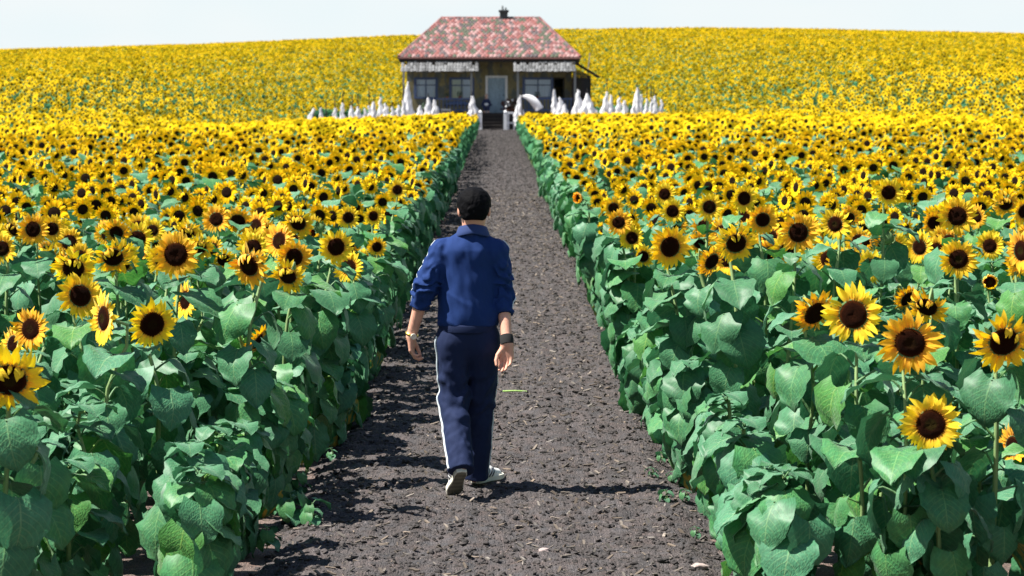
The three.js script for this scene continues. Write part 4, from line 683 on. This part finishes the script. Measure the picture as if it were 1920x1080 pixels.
  part('waistband', ring(V(J(877, 620).x, J(877, 623).y, belly.z), 0.158, 0.113, 0.048, 0.05, 0, 0), navy, jacket);
  // folded collar, high at the nape and open at the throat
  { const pos = [], idx = [], n = 40, c = V(neckB.x + 0.004, J(885, 437).y, neckB.z), prof = [[0.072, -0.03], [0.07, 0.028], [0.072, 0.038], [0.077, 0.037], [0.09, 0.008], [0.096, -0.012], [0.09, -0.016]], m = prof.length;
    for (let i = 0; i <= n; i++) { const a = (i / n - 0.5) * 2 * Math.PI * 0.88 + Math.PI / 2, back = Math.sin(a); for (const [r, y] of prof) pos.push(c.x + Math.cos(a) * r * 1.06, c.y + y + 0.016 * back - 0.014 * Math.abs(Math.cos(a)) * (y < 0.02 ? 1 : 0.4), c.z + Math.sin(a) * r); }
    for (let i = 0; i < n; i++) for (let j = 0; j < m - 1; j++) { const a = i * m + j, b = a + m; idx.push(a, a + 1, b + 1, a, b + 1, b); }
    const g = new THREE.BufferGeometry(); g.setAttribute('position', new THREE.Float32BufferAttribute(pos, 3)); g.setIndex(idx); g.setAttribute('uv', new THREE.Float32BufferAttribute(new Float32Array(pos.length / 3 * 2), 2)); g.computeVertexNormals(); part('collar', g, phys({ color: lin(0.007, 0.027, 0.118), roughness: 0.85, side: THREE.DoubleSide }), jacket); }
  // trousers
  const hemL = J(865, 884, 14.85), hemR = J(892, 896, 15.33), waist = J(877, 616).y;
  const leg = (x, y, z, h, k, a, s) => { const wr = 0.006 * Math.sin(y * 62 + 4 * noise3(x * 6, y * 4, z * 5) + s * x * 30) * Math.exp(-Math.pow((y - k.y - 0.03) / 0.14, 2)) + 0.006 * noise3(x * 9, y * 6, z * 9) + 0.003 * noise3(x * 22, y * 14, z * 22), dir = a.clone().sub(k).normalize(); 
    let d = smin(capsule(x, y, z, h, k, 0.098, 0.081), capsule(x, y, z, k, a.clone().addScaledVector(dir, 0.05), 0.08, 0.071), 0.03) - wr; return Math.max(d, (x - a.x) * dir.x + (y - a.y) * dir.y + (z - a.z) * dir.z); };
  const trouserF = (x, y, z) => { let d = capsule(x, y, z, J2a, J2b, 0.132, 0.132, 0.78); d = smin(d, smin(leg(x, y, z, hipL, knL, hemL, 1), leg(x, y, z, hipR, knR, hemR, -1), 0.02), 0.05); return Math.max(d, y - waist - 0.01); };
  const J2a = J(862, 632, 15.13), J2b = J(893, 632, 15.13);
  const trousers = part('trousers', surface(trouserF, ...around([hipL, hipR, hemL, hemR, knL, knR, V(chest.x, waist, chest.z)], 0.14), 0.0065), navy, man, 'navy track trousers with pale side stripe');
  const onto = (f, p, dir) => { const q = p.clone(); for (let i = 0; i < 60; i++) { const d = f(q.x, q.y, q.z); if (d < 0.0008) break; q.addScaledVector(dir, Math.min(d * 0.7, 0.02)); } return q; };
  const ribbon = (name, f, pts, dir, r, parent) => { const on = pts.map((p) => onto(f, p.clone().addScaledVector(dir, -0.25), dir).addScaledVector(dir, -r * 0.5)); part(name, tube(on, r, r, 90, 6), pale, parent); };
  const many = (pts, n) => { const c = new THREE.CatmullRomCurve3(pts); return Array.from({ length: n + 1 }, (_, i) => c.getPointAt(i / n)); };
  const inL = V(1, 0, -0.35).normalize(), inR = V(-1, 0, -0.35).normalize();
  ribbon('side_stripe', trouserF, many([J(850, 630), hipL, knL, hemL.clone().add(V(0, 0.02, 0))], 26), inL, 0.0062, trousers); ribbon('side_stripe', trouserF, many([J(903, 630), hipR, knR, hemR.clone().add(V(0, 0.02, 0))], 26), V(-1, 0, 0.3).normalize(), 0.0055, trousers);
  ribbon('sleeve_stripe', jacketF, many([shR.clone().add(V(-0.04, 0.04, 0)), shR, elR, cuffR.clone().add(V(0, 0.02, 0))], 24), V(-1, -0.35, 0.15).normalize(), 0.0035, jacket); ribbon('sleeve_stripe', jacketF, many([shL.clone().add(V(0.04, 0.04, 0)), shL, elL, cuffL.clone().add(V(0, 0.02, 0))], 24), V(1, -0.35, 0.15).normalize(), 0.003, jacket);
  // watch and wristband
  const band = (w, el, t, rx, h, mat, name, label) => { const dir = w.clone().sub(el).normalize(), c = el.clone().lerp(w, t), g = new THREE.LatheGeometry([[rx, -h / 2], [rx + 0.004, -h / 2 + 0.003], [rx + 0.005, 0], [rx + 0.004, h / 2 - 0.003], [rx, h / 2], [rx - 0.006, h / 2], [rx - 0.006, -h / 2], [rx, -h / 2]].map((p) => new THREE.Vector2(...p)), 28), m = part(name, g, mat, man, label); m.position.copy(c); m.quaternion.setFromUnitVectors(V(0, 1, 0), dir); return m; };
  const gold = std({ color: lin(0.75, 0.5, 0.12), metalness: 0.9, roughness: 0.3 });
  const watch = band(wrL, elL, 0.95, 0.034, 0.016, gold, 'watch', 'gold wristwatch on the left wrist'); part('watch_case', new THREE.CylinderGeometry(0.017, 0.017, 0.01, 20).rotateZ(Math.PI / 2).translate(-0.04, 0, 0), std({ color: lin(0.85, 0.83, 0.75), metalness: 0.6, roughness: 0.25 }), watch);
  band(wrR, elR, 0.93, 0.0335, 0.058, std({ color: lin(0.008, 0.008, 0.009), roughness: 0.95 }), 'wristband', 'black sweatband on the right wrist');
  // shoes
  const cream = std({ color: lin(0.72, 0.7, 0.6), roughness: 0.6 }), white = std({ color: lin(0.78, 0.78, 0.76), roughness: 0.55 }), dark = std({ color: lin(0.012, 0.014, 0.03), roughness: 0.6 }), rubber = std({ map: texture(128, (u, v) => { const k = 0.42 + 0.06 * tileN(u, v, 20) + 0.05 * Math.sin(v * 6.283 * 22); return [k, k * 0.96, k * 0.84]; }), roughness: 0.9 });
  const outline = new THREE.Shape([[0, 0.002], [0.026, 0.01], [0.034, 0.045], [0.03, 0.1], [0.037, 0.16], [0.047, 0.205], [0.042, 0.255], [0.02, 0.284], [-0.008, 0.289], [-0.032, 0.268], [-0.043, 0.22], [-0.04, 0.17], [-0.031, 0.11], [-0.034, 0.045], [-0.026, 0.01]].map((p) => new THREE.Vector2(...p)));
  const upperF = (x, y, z) => { let d = capsule(x, y, z, V(0, 0.055, -0.045), V(0, 0.055, -0.13), 0.036, 0.037); d = smin(d, capsule(x, y, z, V(0, 0.05, -0.13), V(0.002, 0.028, -0.235), 0.038, 0.036), 0.03); d = smin(d, capsule(x, y, z, V(0, 0.06, -0.05), V(0, 0.1, -0.058), 0.036, 0.036), 0.03); return Math.max(d, 0.026 - y, y - 0.105); };
  const upperG = surface(upperF, [-0.06, 0.0, -0.3], [0.06, 0.13, 0.02], 0.0055), soleG = new THREE.ExtrudeGeometry(outline, { depth: 0.022, bevelEnabled: true, bevelThickness: 0.004, bevelSize: 0.004, bevelSegments: 2, curveSegments: 6 }).rotateX(-Math.PI / 2).translate(0, 0.006, 0), treadG = new THREE.ExtrudeGeometry(outline, { depth: 0.004, bevelEnabled: false }).scale(0.94, 0.95, 1).rotateX(-Math.PI / 2).translate(0, -0.003, -0.006);
  const shoe = (pos, fwd, up, label) => {
    const z = fwd.clone().normalize().negate(), y = up.clone().addScaledVector(z, -up.dot(z)).normalize(), x = V().crossVectors(y, z), s = part('shoe', upperG, white, man, label); s.matrixAutoUpdate = true; s.quaternion.setFromRotationMatrix(new THREE.Matrix4().makeBasis(x, y, z)); s.position.copy(pos);
    part('sole', soleG, cream, s); part('outsole', treadG, rubber, s); part('heel_tab', box(-0.014, 0.014, 0.05, 0.1, -0.016, -0.004).translate(0, 0, 0), dark, s);
    for (const sd of [-1, 1]) for (let k = 0; k < 3; k++) { const pts = [[0.032, -0.085], [0.055, -0.1], [0.08, -0.118]].map(([yy, zz]) => onto(upperF, V(sd * 0.09, yy, zz - k * 0.027 + 0.01), V(-sd, 0, 0))); part('stripe', tube(pts, 0.0052, 0.0052, 8, 5), dark, s); }
    part('laces', merge([0, 1, 2, 3].map((k) => tube([V(-0.022, 0.088 - k * 0.009, -0.105 - k * 0.022), V(0, 0.1 - k * 0.012, -0.105 - k * 0.022), V(0.022, 0.088 - k * 0.009, -0.105 - k * 0.022)], 0.003, 0.003, 4, 5))), white, s).userData.kind = 'stuff';
  };
  const fl = toeL.clone().sub(heelL);
  shoe(toeL.clone().addScaledVector(fl.clone().normalize(), -0.268).setComponent(1, toeL.y + 0.012 - fl.clone().normalize().y * 0.268), fl, V(0, 1, 0), 'white striped shoe with its heel lifted and sole showing');
  shoe(J(890, 916, 15.36).setY(0.01), V(0.6, 0, -1), V(0, 1, 0), 'white striped shoe flat on the ground');
}
// ------------------------------------------------------------------ weeds and litter on the path
{
  const R = rng(505);
  const weedLeaf = [0, 1, 2].map((s) => leafGeo(s + 60, s === 2 ? 1 : 0, 6, 4));
  const weed = (px, py, size, n, label) => {
    const d = EYE * FOCAL / (py - HORIZON), p = at(px, py, d), o = thing('weed', label, 'weed', V(p.x, Math.max(ground(p.x, d), Math.abs(p.x) < 1.25 ? pathHeight(p.x, d) : -9) - 0.004, -d), 'weeds at the foot of the rows');
    part('stem', tube([V(0, -0.01, 0), V(0.01, size * 0.4, 0), V(0, size * 0.8, 0)], 0.004, 0.002, 4, 5), stemMat, o);
    for (let i = 0; i < n; i++) { const t = 0.1 + 0.7 * i / n, m = part('leaf', weedLeaf[i % 3], leafMats[[2, 0, 3][i % 3]], o); m.position.set(0, size * t, 0); m.rotation.set(0.1, i * 2.4 + R(), 0.1 * (R() - 0.5), 'YXZ'); m.scale.setScalar(size * (0.45 + 0.3 * R())); }
  };
  weed(556, 930, 0.15, 9, 'leafy weed at the left path edge behind the larger weed'); weed(545, 978, 0.17, 10, 'largest leafy weed at the left path edge'); weed(585, 985, 0.14, 7, 'broad-leaved weed closest to the path on the left'); weed(500, 1030, 0.13, 8, 'weed low in the bottom left beside the path'); weed(622, 862, 0.08, 5, 'small weed further up the left path edge');
  [[1240, 868, 'first'], [1222, 900, 'second'], [1262, 905, 'third'], [1285, 940, 'fourth'], [1248, 945, 'fifth'], [1305, 1012, 'sixth'], [1355, 1035, 'seventh']].forEach(([x, y, w]) => weed(x, y, 0.06 + 0.03 * R(), 5, `tiny seedling on the right path edge, ${w} from the back`));
  { const o = thing('cut_stem', 'short green stem lying across the path right of the man', 'stem', V(0, 0, 0)), d = EYE * FOCAL / (738 - HORIZON), a = at(942, 738, d), b = at(990, 737, d); o.position.set((a.x + b.x) / 2, pathHeight((a.x + b.x) / 2, d) + 0.006, -d); part('stalk', tube([V(-0.095, 0.008, 0), V(0, 0.012, 0.004), V(0.095, 0.006, 0)], 0.007, 0.006, 6, 6), std({ color: lin(0.3, 0.5, 0.12), roughness: 0.7 }), o); }
  const stone = (px, py, s, label, c) => { const d = EYE * FOCAL / (py - HORIZON), p = at(px, py, d), o = thing('stone', label, 'stone', V(p.x, pathHeight(p.x, d) - s * 0.1, -d)); const g = new THREE.IcosahedronGeometry(s, 3), q = g.attributes.position; for (let i = 0; i < q.count; i++) { const v = V().fromBufferAttribute(q, i), k = 1 + 0.25 * noise3(v.x / s + px, v.y / s, v.z / s); q.setXYZ(i, v.x * k * 1.3, v.y * k * 0.6 + s * 0.4, v.z * k); } g.computeVertexNormals(); part('rock', g, std({ color: lin(...c), roughness: 0.95 }), o); };
  stone(1312, 1068, 0.03, 'pale pinkish stone at the right path edge', [0.32, 0.26, 0.24]); stone(1020, 1046, 0.022, 'small pale stone in the middle of the path', [0.3, 0.24, 0.23]);
}
renderer.render(scene, camera);
